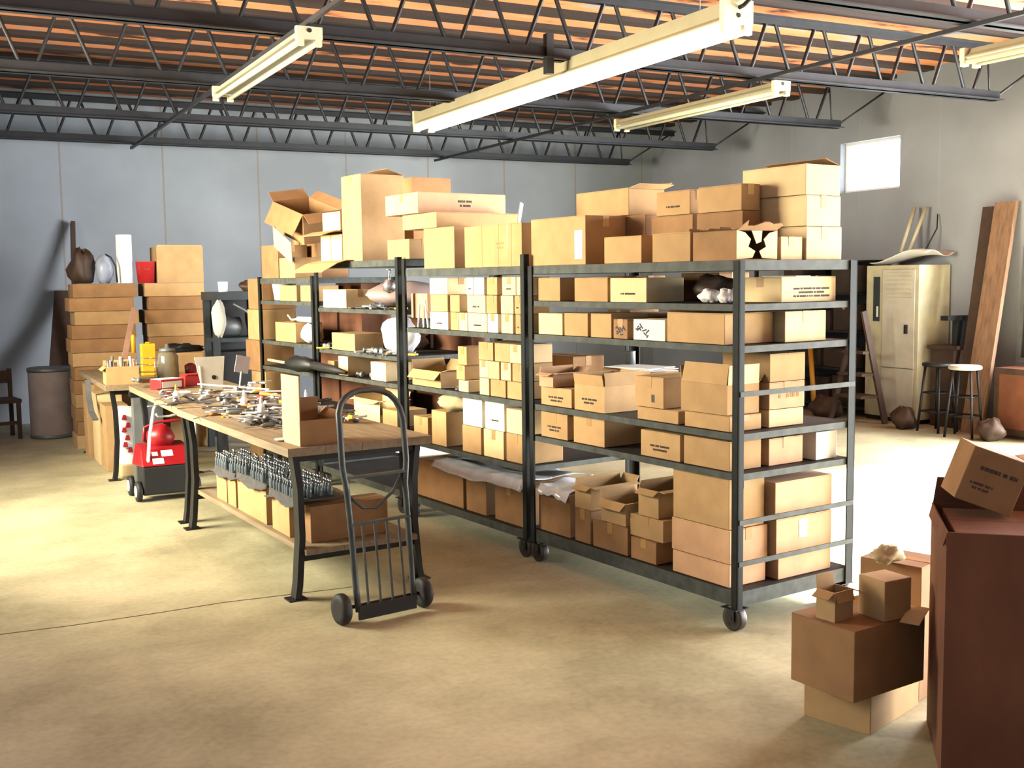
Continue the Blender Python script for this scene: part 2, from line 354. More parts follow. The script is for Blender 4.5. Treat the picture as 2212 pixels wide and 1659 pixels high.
strip_lamp('strip_lamp', 'long lit fluorescent strip lamp glowing white across the middle', (4.47, 8.0, 3.24), L=4.98, on=True, big=True)
strip_lamp('strip_lamp', 'unlit cream strip lamp hanging right of the glowing lamp', (6.3, 8.41, 3.22))
strip_lamp('strip_lamp', 'unlit strip lamp mostly out of view at the upper right edge', (6.32, 4.13, 3.13))
tag(MB().tube([(4.47, 5.50, 3.34), (4.47, 5.46, 3.345), (4.60, 5.50, 3.44), (4.82, 5.6, 3.62), (4.95, 5.7, 3.80), (5.0, 5.9, 4.02)], .014, 8).build('lamp_cable', M_BLACK), 'thick black cable running up from the end of the glowing lamp', 'cable')
for yy, lab in ((10.3, 'thin hanging chain at the far end of the glowing lamp'), (5.9, 'thin hanging chain at the near end of the glowing lamp')):
    tag(MB().tube([(4.47, yy, 3.391), (4.47, yy, CEIL-.01)], .003, 5).build('lamp_chain', M_DULL), lab, 'chain')

# ------------------------------------------------------------------ racks on castors
OX, OY = (3.279, 4.021, 0.000)[:2]
AX = Vector((-math.sin(TURN), math.cos(TURN), 0)); BX = Vector((math.cos(TURN), math.sin(TURN), 0)); O0 = Vector((OX, OY, 0))
def rk(s, w, z=0): return O0+AX*s+BX*w+Vector((0, 0, z))
RW = .83
def wheel_mesh(par, name, x, y, r, th):
    M = Matrix.Translation((x, y, r)) @ Matrix.Rotation(R(90), 4, 'Y') @ Matrix.Translation((0, 0, -th/2))
    b = MB(); b.lathe([(r*.74, 0), (r*.96, 0), (r, th*.2), (r, th*.8), (r*.96, th), (r*.74, th), (r*.74, 0)], 24, M)
    for k in range(5):
        a = 2*math.pi*k/5; b.mbox(M @ Matrix.Rotation(a, 4, 'Z'), 0, r*.78, -r*.17, r*.17, th*.02, th*.98)
    b.lathe([(r*.3, -.002), (r*.3, th+.002)], 12, M)
    return b.build(name, M_WHEEL, par)
def rack(label, s0, s1, shelves, ptop, ends=(), bottom_h=.07, name='shelf_rack'):
    L = s1-s0; t = thing(name, label, 'rack', rk(s0, 0), TURN, 'wheeled steel racks')
    for (x, y) in ((0, 0), (RW, 0), (0, L), (RW, L)):
        sx = 1 if x == 0 else -1; sy = 1 if y == 0 else -1
        b = MB(); fw = .036 if x == 0 else .052; x1 = x+sx*fw; y1 = y+sy*.042
        b.box(min(x, x+sx*.007), max(x, x+sx*.007), min(y, y1), max(y, y1), .115, ptop); b.box(min(x, x1), max(x, x1), min(y, y+sy*.007), max(y, y+sy*.007), .115, ptop)
        b.build('post', M_RACK, t)
    for i, z in enumerate(shelves):
        last = (i == len(shelves)-1); h = bottom_h if last else (.048 if i == 0 else .032)
        b = MB(); q = .010
        b.box(q, q+.006, q, L-q, z-h, z-.0005).box(RW-q-.006, RW-q, q, L-q, z-h, z-.0005).box(q+.006, RW-q-.006, q, q+.006, z-h, z-.0005).box(q+.006, RW-q-.006, L-q-.006, L-q, z-h, z-.0005)
        o = b.build('shelf', M_RAIL, t)
        d = MB().box(q+.006, RW-q-.006, q+.006, L-q-.006, z-.012, z-.002)
        for k in range(1, 4): d.box(q+.006, RW-q-.006, L*k/4-.02, L*k/4+.02, z-.022, z-.012)
        d.build('deck', M_DECK, o)
    for z in ends:
        MB().box(.008, RW-.008, -.004, .004, z-.012, z+.012).build('end_bar', M_RAIL, t)
    for (x, y) in ((.035, .05), (RW-.035, .05), (.035, L-.05), (RW-.035, L-.05)):
        b = MB().box(x-.045, x+.045, y-.05, y+.05, .110, .114).box(x-.030, x-.026, y-.022, y+.022, .050, .110).box(x+.026, x+.030, y-.022, y+.022, .050, .110)
        b.tube([(x-.034, y, .062), (x+.034, y, .062)], .010, 8)
        c = b.build('caster', M_IRON, t); wheel_mesh(c, 'wheel', x, y, .062, .045)
    return t
rack('dark steel wheeled rack standing nearest the camera, loaded with cartons', 0.0, 1.715, (1.77, 1.565, 1.37, .955, .765, .197), 1.768, ends=(1.145, .535, .335), bottom_h=.072)
rack('dark steel wheeled rack second from the camera, full of small pale boxes', 1.75, 3.28, (1.77, 1.36, .958, .562, .165), 1.84, bottom_h=.05)
rack('dark steel wheeled rack third from the camera, cluttered with bags and parts', 3.335, 4.79, (1.845, 1.48, 1.145, .945, .62, .17), 1.86, bottom_h=.05)
rack('dark steel wheeled rack farthest from the camera, topped with battered open cartons', 4.83, 6.06, (1.725, 1.525, 1.165, .93, .6, .17), 1.74, bottom_h=.05)

# ------------------------------------------------------------------ cartons
def dashes(M, w, h, lines, par, m=None, name='print', seed=0):
    """rows of short ink strokes on a face: M maps local (x right, y up, z out) to the carton"""
    rnd = random.Random(seed); b = MB(); m = m or M_INK
    for i in range(lines):
        y = h/2-(i+.5)*h/lines; x = -w/2*(1 if i % 2 == 0 else .72); lim = -x
        while x < lim-.004:
            l = rnd.uniform(.4, 1.1)*h/lines*.55
            b.mbox(M, x, min(x+l, lim), y-h/lines*.26, y+h/lines*.26, 0, .0012); x += l+rnd.choice([.18, .18, .18, .6])*h/lines*.6
    return b.build(name, m, par)
def fM(side, lx, ly, h, px=0, pz=0):
    """frame on a carton face; side 'x' = long side facing -x, 'y' = end facing -y; centre of face + offsets"""
    if side == 'x': return Matrix(((0, 0, -1, -lx/2), (-1, 0, 0, px), (0, 1, 0, h/2+pz), (0, 0, 0, 1)))
    return Matrix(((1, 0, 0, px), (0, 0, -1, -ly/2), (0, 1, 0, h/2+pz), (0, 0, 0, 1)))
def flap(par, m, lx, ly, h, edge, length, ang, t=.004, jag=0, inset=.004):
    """one carton flap hinged on the top edge; ang 0 = straight up, 90 = folded out flat, -85 = folded in"""
    a = R(ang); b = MB(); dx, dy = {'x-': (-1, 0), 'x+': (1, 0), 'y-': (0, -1), 'y+': (0, 1)}[edge]
    W = (ly if dx else lx)-2*inset; n = 1; base = Vector((dx*(lx/2-t/2), dy*(ly/2-t/2), h)); out = Vector((dx, dy, 0)); up = Vector((0, 0, 1)); along = Vector((-dy, dx, 0))
    d = up*math.cos(a)+out*math.sin(a); nrm = (out*math.cos(a)-up*math.sin(a))
    M = Matrix((along, d, nrm)).transposed().to_4x4(); M.translation = base
    if jag:
        rnd = random.Random(jag); poly = [(-W/2, 0), (W/2, 0)]
        k = 7
        for i in range(k+1): poly.append((W/2-W*i/k, length*rnd.uniform(.35, 1.0)))
        b.prism(poly, M, t)
    else: b.prism([(-W/2, 0), (W/2, 0), (W/2*.97, length), (-W/2*.97, length)], M, t)
    return b.build('flap', m, par)
def carton(label, loc, rz, lx, ly, h, tint='k', opt='', seed=0, tilt=None, name='cardboard_box', group=None, flaps=None):
    """loc = centre of the base; local x across the rack, y along it"""
    rnd = random.Random(seed*17+5); opts = opt.split(',') if opt else []; m = CARD[tint]
    t = thing(name, label, 'box', loc, rz, group)
    if tilt: t.rotation_euler = tilt
    e = .003
    if 'open' in opts or 'torn' in opts:
        b = MB(); q = .005
        b.box(-lx/2, lx/2, -ly/2, ly/2, 0, q).box(-lx/2, -lx/2+q, -ly/2, ly/2, q, h).box(lx/2-q, lx/2, -ly/2, ly/2, q, h).box(-lx/2+q, lx/2-q, ly/2-q, ly/2, q, h)
        if 'torn' not in opts: b.box(-lx/2+q, lx/2-q, -ly/2, -ly/2+q, q, h)
        b.build('body', m, t)
        L = min(lx, ly)*.48
        if flaps:
            for (ed, ln, an) in flaps: flap(t, m, lx, ly, h, ed, ln, an)
        elif 'torn' in opts and 'open' not in opts:
            MB().box(-lx/2, lx/2, -ly/2, ly/2, h, h+.004).build('flap', m, t)
            bb = MB(); n = 6
            for sx in (-1, 1):
                M = Matrix(((1, 0, 0, 0), (0, 0, 1, -ly/2-.002), (0, 1, 0, 0), (0, 0, 0, 1)))
                bb.prism([(sx*lx/2, 0.004), (sx*lx/2, h), (sx*lx*.30, h*.92), (sx*lx*.16, h*.70), (sx*lx*.22, h*.45), (sx*lx*.05, h*.30), (sx*lx*.12, .01)][::sx], M, .004)
            bb.prism([(-lx*.14, h*.99), (-lx*.02, h*.55), (lx*.10, h*.62), (lx*.12, h*.99)], M, .004)
            bb.build('torn_panel', CARD['l'], t)
            flap(t, m, lx, ly, h+.004, 'y-', lx*.35, 62, jag=3); flap(t, m, lx, ly, h+.004, 'x-', lx*.25, 80, jag=8)
        elif 'cornerflap' in opts:
            flap(t, m, lx, ly, h, 'x-', .10, -12); flap(t, CARD['l'], lx, ly, h, 'y-', .095, 4); flap(t, m, lx, ly, h, 'x+', .06, 50); flap(t, m, lx, ly, h, 'y+', .08, 10)
        elif 'tallflap' in opts:
            flap(t, m, lx, ly, h, 'x-', h*.42, 12); flap(t, m, lx, ly, h, 'y-', min(h*.5, .10), -8); flap(t, m, lx, ly, h, 'x+', h*.5, 30); flap(t, m, lx, ly, h, 'y+', h*.4, 10)
        else:
            jg = 5 if 'torn' in opts else 0
            flap(t, m, lx, ly, h, 'x-', L*.55, rnd.uniform(95, 140), jag=jg); flap(t, m, lx, ly, h, 'y-', L*.55, rnd.uniform(70, 100), jag=jg); flap(t, m, lx, ly, h, 'x+', L*.5, rnd.uniform(20, 60)); flap(t, m, lx, ly, h, 'y+', L*.5, rnd.uniform(-20, 40))
    else:
        b = MB().box(-lx/2, lx/2, -ly/2, ly/2, 0, h-.004); b.build('body', m, t, bevel=.003)
        if max(lx, ly) > .2:      # two top flaps meeting in a seam
            g = .0015; b = MB()
            if ly >= lx: b.box(-lx/2+.001, -g, -ly/2+.001, ly/2-.001, h-.004, h).box(g, lx/2-.001, -ly/2+.001, ly/2-.001, h-.004, h)
            else: b.box(-lx/2+.001, lx/2-.001, -ly/2+.001, -g, h-.004, h).box(-lx/2+.001, lx/2-.001, g, ly/2-.001, h-.004, h)
            b.build('top_flaps', m, t)
            if rnd.random() < .55 or 'tape' in opts:
                b = MB(); tw = .022; dr = min(.06, h*.4)
                if ly >= lx: b.box(-tw, tw, -ly/2-e/4, ly/2+e/4, h, h+.0012).box(-tw, tw, -ly/2-.0012, -ly/2, h-dr, h+.0012).box(-tw, tw, ly/2, ly/2+.0012, h-dr, h+.0012)
                else: b.box(-lx/2, lx/2, -tw, tw, h, h+.0012).box(-lx/2-.0012, -lx/2, -tw, tw, h-dr, h+.0012).box(lx/2, lx/2+.0012, -tw, tw, h-dr, h+.0012)
                b.build('tape', M_SHINY if 'tape' in opts else M_TAPE, t)
    for o in opts:
        if o == 'print': dashes(fM('x', lx, ly, h, 0, -h*.15), min(ly*.4, .12), .018, 1, t, seed=seed)
        elif o == 'print2': dashes(fM('x', lx, ly, h, 0, -h*.12), min(ly*.5, .15), .04, 2, t, seed=seed)
        elif o == 'print3': dashes(fM('y', lx, ly, h, .02, -h*.12), lx*.66, .055, 3, t, seed=seed)
        elif o in ('scribble', 'scribble2'):
            b = MB(); M = fM('x', lx, ly, h, ly*.2 if o == 'scribble2' else 0, 0); r2 = random.Random(seed+3)
            for k in range(9):
                x = r2.uniform(-.04, .04); yy = r2.uniform(-.035, .03); a = r2.uniform(-.9, .9); l = r2.uniform(.015, .035)
                b.mbox(M @ Matrix.Translation((x, yy, 0)) @ Matrix.Rotation(a, 4, 'Z'), -l/2, l/2, -.004, .004, 0, .0012)
            b.build('marker_scribble', M_BLUEINK, t)
        elif o == 'card': MB().mbox(fM('x', lx, ly, h, -ly*.38, -.02), -.035, .035, -.085, .075, 0, .0015).build('paper_label', M_LABEL, t)
        elif o == 'sticker': MB().mbox(fM('y', lx, ly, h, -.01, .03), -.03, .03, -.05, .04, 0, .0015).build('sticker', M_LABEL, t)
        elif o == 'stripes':
            b = MB()
            for q in (-.30, -.08, .21): b.mbox(fM('x', lx, ly, h, ly*q, 0), -.022, .022, -h/2, h/2, 0, .0012)
            b.build('tape', M_TAPE, t); dashes(fM('x', lx, ly, h, -ly*.14, 0), .09, .05, 2, t, m=M_TAPE, name='handwriting', seed=4)
            b = MB().mbox(fM('x', lx, ly, h, -ly*.27, h*.2), -.008, .008, -h*.28, h*.28, 0, .0018); b.build('tape_strip', M_SHINY, t)
        elif o == 'handw': dashes(fM('y', lx, ly, h, .02, 0), .12, .06, 2, t, m=M_INK, name='handwriting', seed=6)
        elif o == 'hole': MB().mbox(fM('x', lx, ly, h, -ly*.14, -h*.2), -.012, .012, -.02, .02, 0, .001).build('hand_hole', M_IRON, t)
        elif o == 'stain':
            b = MB(); r2 = random.Random(9); M = fM('y', lx, ly, h)
            for k in range(6): 
                x = r2.uniform(-.09, .09); b.mbox(M, x, x+r2.uniform(.01, .03), -h*.1, r2.uniform(.0, h*.38), 0, .0008)
            b.build('stain', CARD['d'], t)
        elif o == 'endflap': flap(t, m, lx, ly, h, 'y-', lx*.38, 80); flap(t, m, lx, ly, h, 'x+', .08, 60)
        elif o == 'loose': flap(t, CARD['d'], lx, ly, h, 'x+', lx*.4, -72)
        elif o == 'seam': MB().mbox(fM('x', lx, ly, h, 0, 0), -.006, .006, -h/2, h/2, 0, .001).build('seam', CARD['d'], t)
    return t
# s from, s to, w from, w to, z from, z to (metres along, across and above the racks), board, details, turn, label
BOXES = [
    (1.220,1.745,0.050,0.340,1.770,2.041,'k','tape,card',0,'large taped carton with a white paper label, far end of nearest rack top'),
    (0.731,1.037,0.035,0.305,1.770,1.911,'k','',0,'low carton right of the white-labelled carton on nearest rack top'),
    (0.366,0.646,0.035,0.305,1.770,1.914,'k','',0,'second low carton in the front row on top of the nearest rack'),
    (0.055,0.347,0.035,0.305,1.770,1.909,'d','torn',0,'carton with a torn ragged end on top of the nearest rack'),
    (0.060,0.310,0.338,0.489,1.770,1.881,'l','',0,'small pale carton between torn carton and tall stack on nearest rack top'),
    (0.050,0.470,0.506,0.766,1.770,1.933,'l','',0,'bottom carton of the three-high stack on nearest rack top'),
    (0.050,0.450,0.503,0.755,1.936,2.084,'l','',0,'middle carton of the three-high stack on nearest rack top'),
    (0.050,0.470,0.497,0.748,2.087,2.235,'l','loose',0,'topmost carton of the three-high stack on nearest rack top'),
    (1.057,1.572,0.345,0.615,1.770,2.043,'d','',0,'dark carton with raised flap behind the white-labelled carton'),
    (1.187,1.697,0.345,0.605,2.046,2.199,'k','endflap',-2,'tilted carton with loose end flap, lying highest behind the labelled carton'),
    (0.679,1.008,0.345,0.490,1.770,2.023,'d','',0,'lower back-row carton under the second raised carton on nearest rack'),
    (0.706,0.971,0.350,0.485,2.026,2.154,'k','print',0,'upper back-row carton with faint print on the nearest rack'),
    (0.320,0.649,0.345,0.475,1.770,2.021,'d','',0,'lower back-row carton beside the three-high stack on nearest rack'),
    (0.328,0.639,0.345,0.475,2.024,2.156,'k','tape',0,'upper taped back-row carton beside the three-high stack'),
    (1.441,1.668,0.035,0.295,1.565,1.699,'k','',0,'carton at the far left end of the nearest rack second shelf'),
    (1.009,1.304,0.035,0.295,1.565,1.696,'k','',0,'brown carton left of the pale carton on the nearest rack second shelf'),
    (0.692,0.987,0.035,0.295,1.565,1.692,'l','print',0,'pale carton in the middle of the nearest rack second shelf'),
    (0.060,0.340,0.344,0.738,1.565,1.688,'l','print3',0,'pale carton printed with three lines of text, right end of second shelf'),
    (0.450,0.650,0.471,0.671,1.565,1.671,'d','',0,'dark brown carton set back inside the nearest rack second shelf'),
    (1.421,1.658,0.035,0.295,1.370,1.493,'l','',0,'first small carton from the left on the nearest rack third shelf'),
    (1.185,1.402,0.035,0.295,1.370,1.498,'k','',0,'second small carton from the left on the nearest rack third shelf'),
    (0.979,1.158,0.035,0.295,1.370,1.500,'k','',0,'third small carton from the left on the nearest rack third shelf'),
    (0.844,0.961,0.035,0.275,1.370,1.474,'d','scribble',0,'lower carton with a dark scribble on the nearest rack third shelf'),
    (0.550,0.796,0.035,0.275,1.370,1.477,'w','scribble2',0,'pale carton with blue-black scribbled marks on the nearest rack third shelf'),
    (0.130,0.534,0.035,0.365,1.370,1.519,'k','',0,'long carton behind the corner post on the nearest rack third shelf'),
    (0.060,0.360,0.373,0.669,1.370,1.520,'l','',0,'bright blank carton at the right end of the nearest rack third shelf'),
    (1.339,1.638,0.035,0.285,0.955,1.063,'k','print2',0,'printed carton under a shallow open box, left of nearest rack fourth shelf'),
    (1.485,1.622,0.012,0.262,1.066,1.146,'p','open',0,'shallow open carton sticking out at the left end of the nearest rack'),
    (1.041,1.311,0.035,0.335,0.955,1.102,'k','open,print2,tallflap',0,'tall open carton with raised flaps and print, nearest rack fourth shelf'),
    (0.450,0.764,0.035,0.315,0.955,1.020,'k','',0,'low closed carton under the carton with a hand hole, nearest rack'),
    (0.560,0.786,0.035,0.335,1.023,1.182,'k','hole',0,'upright carton with a small dark hand hole, nearest rack fourth shelf'),
    (0.093,0.403,0.035,0.249,0.955,1.030,'k','',0,'closed carton under the big open carton at the nearest rack corner'),
    (0.109,0.430,0.035,0.249,1.033,1.178,'k','open,cornerflap',0,'big open carton with upright flaps by the nearest rack corner post'),
    (0.085,0.405,0.294,0.540,0.955,1.040,'l','',0,'lowest of three end cartons on the nearest rack fourth shelf'),
    (0.085,0.405,0.295,0.547,1.043,1.175,'p','stain',0,'stained middle one of three end cartons on the nearest rack fourth shelf'),
    (0.085,0.405,0.297,0.548,1.178,1.315,'k','',0,'top one of three end cartons on the nearest rack fourth shelf'),
    (1.139,1.579,0.450,0.670,0.955,1.149,'d','',0,'brown carton under white papers, back row of nearest rack fourth shelf'),
    (1.873,2.234,0.450,0.700,0.959,1.201,'d','',0,'dark carton at the back right of the second rack third shelf, half hidden'),
    (1.380,1.640,0.035,0.305,0.765,0.912,'k','print2',0,'printed carton at the left end of the nearest rack fifth shelf'),
    (1.042,1.322,0.035,0.535,0.765,0.930,'k','',0,'deep carton second from left on the nearest rack fifth shelf'),
    (0.436,0.738,0.035,0.335,0.765,0.902,'k','print2',0,'printed carton in the middle of the nearest rack fifth shelf'),
    (0.092,0.409,0.035,0.249,0.765,0.907,'k','',0,'carton at the corner post on the nearest rack fifth shelf'),
    (0.085,0.385,0.296,0.539,0.765,0.899,'p','',0,'carton second from the corner post on the end of the fifth shelf'),
    (0.060,0.240,0.608,0.764,0.765,0.911,'w','',0,'bright white narrow carton at the right end of the fifth shelf'),
    (0.090,0.490,0.035,0.285,0.197,0.309,'p','',0,'lowest of three big cartons at the near corner of the rack bottom'),
    (0.088,0.497,0.035,0.295,0.312,0.477,'p','',0,'middle one of three big cartons at the near corner of rack bottom'),
    (0.093,0.487,0.035,0.275,0.480,0.732,'k','',0,'tall top one of three big cartons at the near rack corner'),
    (0.050,0.410,0.331,0.719,0.197,0.315,'p','',0,'lowest of three wide cartons at the right of the rack bottom end'),
    (0.050,0.410,0.315,0.722,0.318,0.501,'p','sticker',0,'dented middle wide carton with a white sticker at the rack bottom end'),
    (0.050,0.410,0.306,0.722,0.504,0.685,'p','',0,'topmost of three wide cartons at the right of the rack bottom end'),
    (0.617,0.820,0.035,0.335,0.197,0.314,'d','',0,'carton beside the three-carton corner stack on the nearest rack bottom'),
    (0.580,0.845,0.050,0.330,0.317,0.433,'k','',0,'carton with a water-stained edge in the nearest rack bottom stack'),
    (0.627,0.787,0.060,0.340,0.436,0.581,'k','open',0,'small open carton with white flap atop the nearest rack bottom pile'),
    (0.848,1.149,0.035,0.355,0.197,0.353,'d','',0,'dark carton in the lower row of the nearest rack bottom shelf'),
    (0.863,1.073,0.035,0.295,0.356,0.479,'k','open',0,'carton second from left in the upper row of nearest rack bottom'),
    (1.171,1.315,0.035,0.375,0.197,0.389,'d','',0,'dark narrow carton at the left of the nearest rack bottom pile'),
    (1.165,1.314,0.035,0.375,0.392,0.523,'k','open',0,'narrow carton with a long pale flap atop the nearest rack bottom pile'),
    (1.360,1.673,0.035,0.435,0.197,0.448,'d','',0,'dark carton under clear plastic at the far end of nearest rack bottom'),
    (2.605,3.012,0.035,0.365,1.770,2.043,'k','',0,'plain upright carton on the left part of the second rack top'),
    (1.822,2.476,0.035,0.365,1.770,2.030,'k','stripes',0,'wide carton with vertical tape stripes on the second rack top'),
    (2.706,2.945,0.035,0.260,1.360,1.478,'w','print',0,'first small white box from left, bottom row, second shelf of the second rack'),
    (2.586,2.690,0.047,0.260,1.360,1.478,'k','',0,'second small cardboard box from left, bottom row, second shelf of the second rack'),
    (2.469,2.576,0.043,0.260,1.360,1.478,'l','',0,'third small cardboard box from left, bottom row, second shelf of the second rack'),
    (2.229,2.454,0.039,0.260,1.360,1.478,'l','print',0,'fourth small cardboard box from left, bottom row, second shelf of the second rack'),
    (2.095,2.214,0.035,0.260,1.360,1.478,'w','',0,'fifth small white box from left, bottom row, second shelf of the second rack'),
    (1.945,2.075,0.047,0.260,1.360,1.478,'l','',0,'sixth small cardboard box from left, bottom row, second shelf of the second rack'),
    (1.855,1.911,0.043,0.260,1.360,1.478,'k','print',0,'seventh small cardboard box from left, bottom row, second shelf of the second rack'),
    (2.726,2.954,0.047,0.260,1.481,1.592,'k','',0,'first small cardboard box from left, middle row, second shelf of the second rack'),
    (2.565,2.686,0.043,0.260,1.481,1.592,'k','',0,'second small cardboard box from left, middle row, second shelf of the second rack'),
    (2.242,2.462,0.039,0.260,1.481,1.592,'l','print',0,'third small cardboard box from left, middle row, second shelf of the second rack'),
    (2.103,2.227,0.035,0.260,1.481,1.592,'k','',0,'fourth small cardboard box from left, middle row, second shelf of the second rack'),
    (1.938,2.078,0.047,0.260,1.481,1.592,'l','',0,'fifth small cardboard box from left, middle row, second shelf of the second rack'),
    (1.853,1.919,0.043,0.260,1.481,1.592,'k','print',0,'sixth small cardboard box from left, middle row, second shelf of the second rack'),
    (2.716,2.956,0.043,0.260,1.595,1.706,'l','',0,'first small cardboard box from left, top row, second shelf of the second rack'),
    (2.389,2.470,0.039,0.260,1.595,1.706,'w','print',0,'second small white box from left, top row, second shelf of the second rack'),
    (2.250,2.373,0.035,0.260,1.595,1.706,'w','',0,'third small white box from left, top row, second shelf of the second rack'),
    (2.116,2.235,0.047,0.260,1.595,1.706,'k','',0,'fourth small cardboard box from left, top row, second shelf of the second rack'),
    (1.905,2.054,0.043,0.260,1.595,1.706,'l','print',0,'fifth small cardboard box from left, top row, second shelf of the second rack'),
    (1.850,1.891,0.039,0.260,1.595,1.706,'l','',0,'sixth small cardboard box from left, top row, second shelf of the second rack'),
    (3.058,3.292,0.080,0.280,1.427,1.600,'p','',0,'pinkish carton on a black tray, left end of second rack second shelf'),
    (2.815,3.214,0.035,0.315,0.958,1.070,'k','open',0,'open bent-flap carton at left end, third shelf of the second rack'),
    (2.457,2.580,0.035,0.285,0.958,1.033,'l','',0,'small pale box at the bottom of a narrow stack, third shelf of the second rack'),
    (2.500,2.606,0.035,0.285,1.036,1.132,'k','',0,'small box in the middle of a narrow stack, third shelf of the second rack'),
    (2.473,2.584,0.035,0.285,1.135,1.256,'k','',0,'small box topping a narrow stack, third shelf of the second rack'),
    (2.209,2.320,0.035,0.270,0.958,1.065,'l','',0,'first small box from left, bottom row, third shelf of the second rack'),
    (2.022,2.194,0.038,0.270,0.958,1.065,'k','',0,'second small box from left, bottom row, third shelf of the second rack'),
    (1.844,2.008,0.041,0.270,0.958,1.065,'k','',0,'third small box from left, bottom row, third shelf of the second rack'),
    (2.233,2.334,0.044,0.270,1.068,1.178,'l','',0,'first small box from left, middle row, third shelf of the second rack'),
    (2.088,2.218,0.035,0.270,1.068,1.178,'p','',0,'second small box from left, middle row, third shelf of the second rack'),
    (1.963,2.073,0.038,0.270,1.068,1.178,'l','',0,'third small box from left, middle row, third shelf of the second rack'),
    (1.842,1.949,0.041,0.270,1.068,1.178,'k','',0,'fourth small box from left, middle row, third shelf of the second rack'),
    (2.165,2.336,0.041,0.270,1.181,1.295,'k','',0,'first small box from left, top row, third shelf of the second rack'),
    (1.981,2.150,0.044,0.270,1.181,1.295,'k','',0,'second small box from left, top row, third shelf of the second rack'),
    (1.844,1.967,0.035,0.270,1.181,1.295,'l','',0,'third small box from left, top row, third shelf of the second rack'),
    (3.007,3.208,0.035,0.285,0.562,0.736,'k','',0,'narrow orange-brown carton at the left end of the fourth shelf of the second rack'),
    (2.754,2.951,0.035,0.335,0.562,0.800,'k','',0,'carton beneath a crumpled paper sack on the fourth shelf of the second rack'),
    (2.313,2.543,0.035,0.330,0.562,0.739,'k','',0,'first squarish tan carton from left, lower row, fourth shelf of the second rack'),
    (2.058,2.290,0.041,0.330,0.562,0.739,'l','',0,'second squarish tan carton from left, lower row, fourth shelf of the second rack'),
    (1.822,2.036,0.047,0.330,0.562,0.739,'k','',0,'third squarish tan carton from left, lower row, fourth shelf of the second rack'),
    (2.296,2.532,0.035,0.330,0.742,0.918,'w','',0,'first squarish white carton from left, upper row, fourth shelf of the second rack'),
    (2.047,2.268,0.041,0.330,0.742,0.918,'w','print',0,'second squarish white carton from left, upper row, fourth shelf of the second rack'),
    (1.832,2.031,0.047,0.330,0.742,0.893,'l','',0,'third squarish tan carton from left, upper row, fourth shelf of the second rack'),
    (2.570,3.203,0.050,0.550,0.165,0.426,'d','',0,'large long dark carton at the left of the bottom shelf of the second rack'),
    (2.284,2.531,0.050,0.500,0.165,0.418,'d','',0,'dark carton in the middle of the bottom shelf of the second rack'),
    (1.862,2.181,0.050,0.550,0.165,0.403,'d','',0,'dark carton under clear plastic at the right of the bottom shelf of the second rack'),
    (3.266,3.598,0.060,0.310,1.845,1.985,'k','',0,'low carton at the right front edge of the third rack top'),
    (4.320,4.717,0.035,0.285,1.845,2.060,'l','seam',0,'two-tone carton beneath bent flaps at the left of the third rack top'),
    (4.270,4.701,0.035,0.285,1.480,1.625,'l','',0,'pale low carton in front of a big plastic bag on the third rack'),
    (4.134,4.555,0.035,0.285,1.145,1.281,'k','',0,'carton in the middle of the third rack third shelf'),
    (4.270,4.444,0.035,0.255,0.945,1.097,'l','',0,'small upright carton at the left of the third rack fourth shelf'),
    (3.623,3.869,0.035,0.255,0.945,1.083,'l','tape',0,'upright pale carton at the right of the third rack fourth shelf'),
    (4.622,4.752,0.080,0.300,0.945,1.040,'k','',0,'tiny carton behind the tool at the end of third rack fourth shelf'),
    (3.735,4.175,0.035,0.285,0.620,0.790,'l','open,torn',0,'torn ragged pale carton on the third rack lowest visible shelf'),
    (3.460,3.691,0.035,0.285,0.620,0.740,'k','',0,'small carton right of the torn carton on the third rack low shelf'),
    (5.250,5.627,0.035,0.285,1.525,1.660,'k','',0,'left carton beside the white tub on the fourth rack second shelf'),
    (4.937,5.164,0.035,0.285,1.525,1.660,'k','',0,'right carton beside the white tub on the fourth rack second shelf'),
    (5.295,5.754,0.035,0.285,1.165,1.335,'k','',0,'carton under the white caulking gun on the fourth rack third shelf'),
    (5.267,5.613,0.035,0.285,1.725,1.900,'k','',0,'carton at the front of the fourth rack top beside loose flaps'),
    (5.532,5.898,0.360,0.660,1.725,2.050,'d','',0,'brown carton behind hanging flaps at the right of the fourth rack top'),
    (3.970,4.313,0.040,0.408,1.845,2.500,'k','loose',0,'very tall upright carton, tallest of all, on the third rack top'),
    (4.340,4.640,0.690,1.053,1.845,2.532,'d','',0,'dark carton behind the flat cartons, right of the very tall carton'),
    (2.840,3.320,0.040,0.720,2.046,2.150,'k','',0,'lower of two long flat cartons stacked on the second rack top'),
    (3.020,3.500,0.000,0.720,2.153,2.295,'p','handw',0,'upper of two long flat cartons with faint handwriting, on the second rack top'),
    (5.637,6.029,0.035,0.315,1.725,2.020,'d','',0,'battered brown carton at the far left end of the fourth rack top'),
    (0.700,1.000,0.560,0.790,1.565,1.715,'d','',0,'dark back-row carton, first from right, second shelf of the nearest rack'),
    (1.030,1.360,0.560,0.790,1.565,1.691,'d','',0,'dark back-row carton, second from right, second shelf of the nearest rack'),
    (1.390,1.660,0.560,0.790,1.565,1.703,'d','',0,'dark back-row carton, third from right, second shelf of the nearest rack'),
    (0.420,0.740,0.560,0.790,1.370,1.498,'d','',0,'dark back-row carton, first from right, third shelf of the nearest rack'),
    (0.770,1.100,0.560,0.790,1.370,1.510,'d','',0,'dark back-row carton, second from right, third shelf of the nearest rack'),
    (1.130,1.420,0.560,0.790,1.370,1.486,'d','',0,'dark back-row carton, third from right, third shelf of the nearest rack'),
    (1.450,1.660,0.560,0.790,1.370,1.498,'d','',0,'dark back-row carton, fourth from right, third shelf of the nearest rack'),
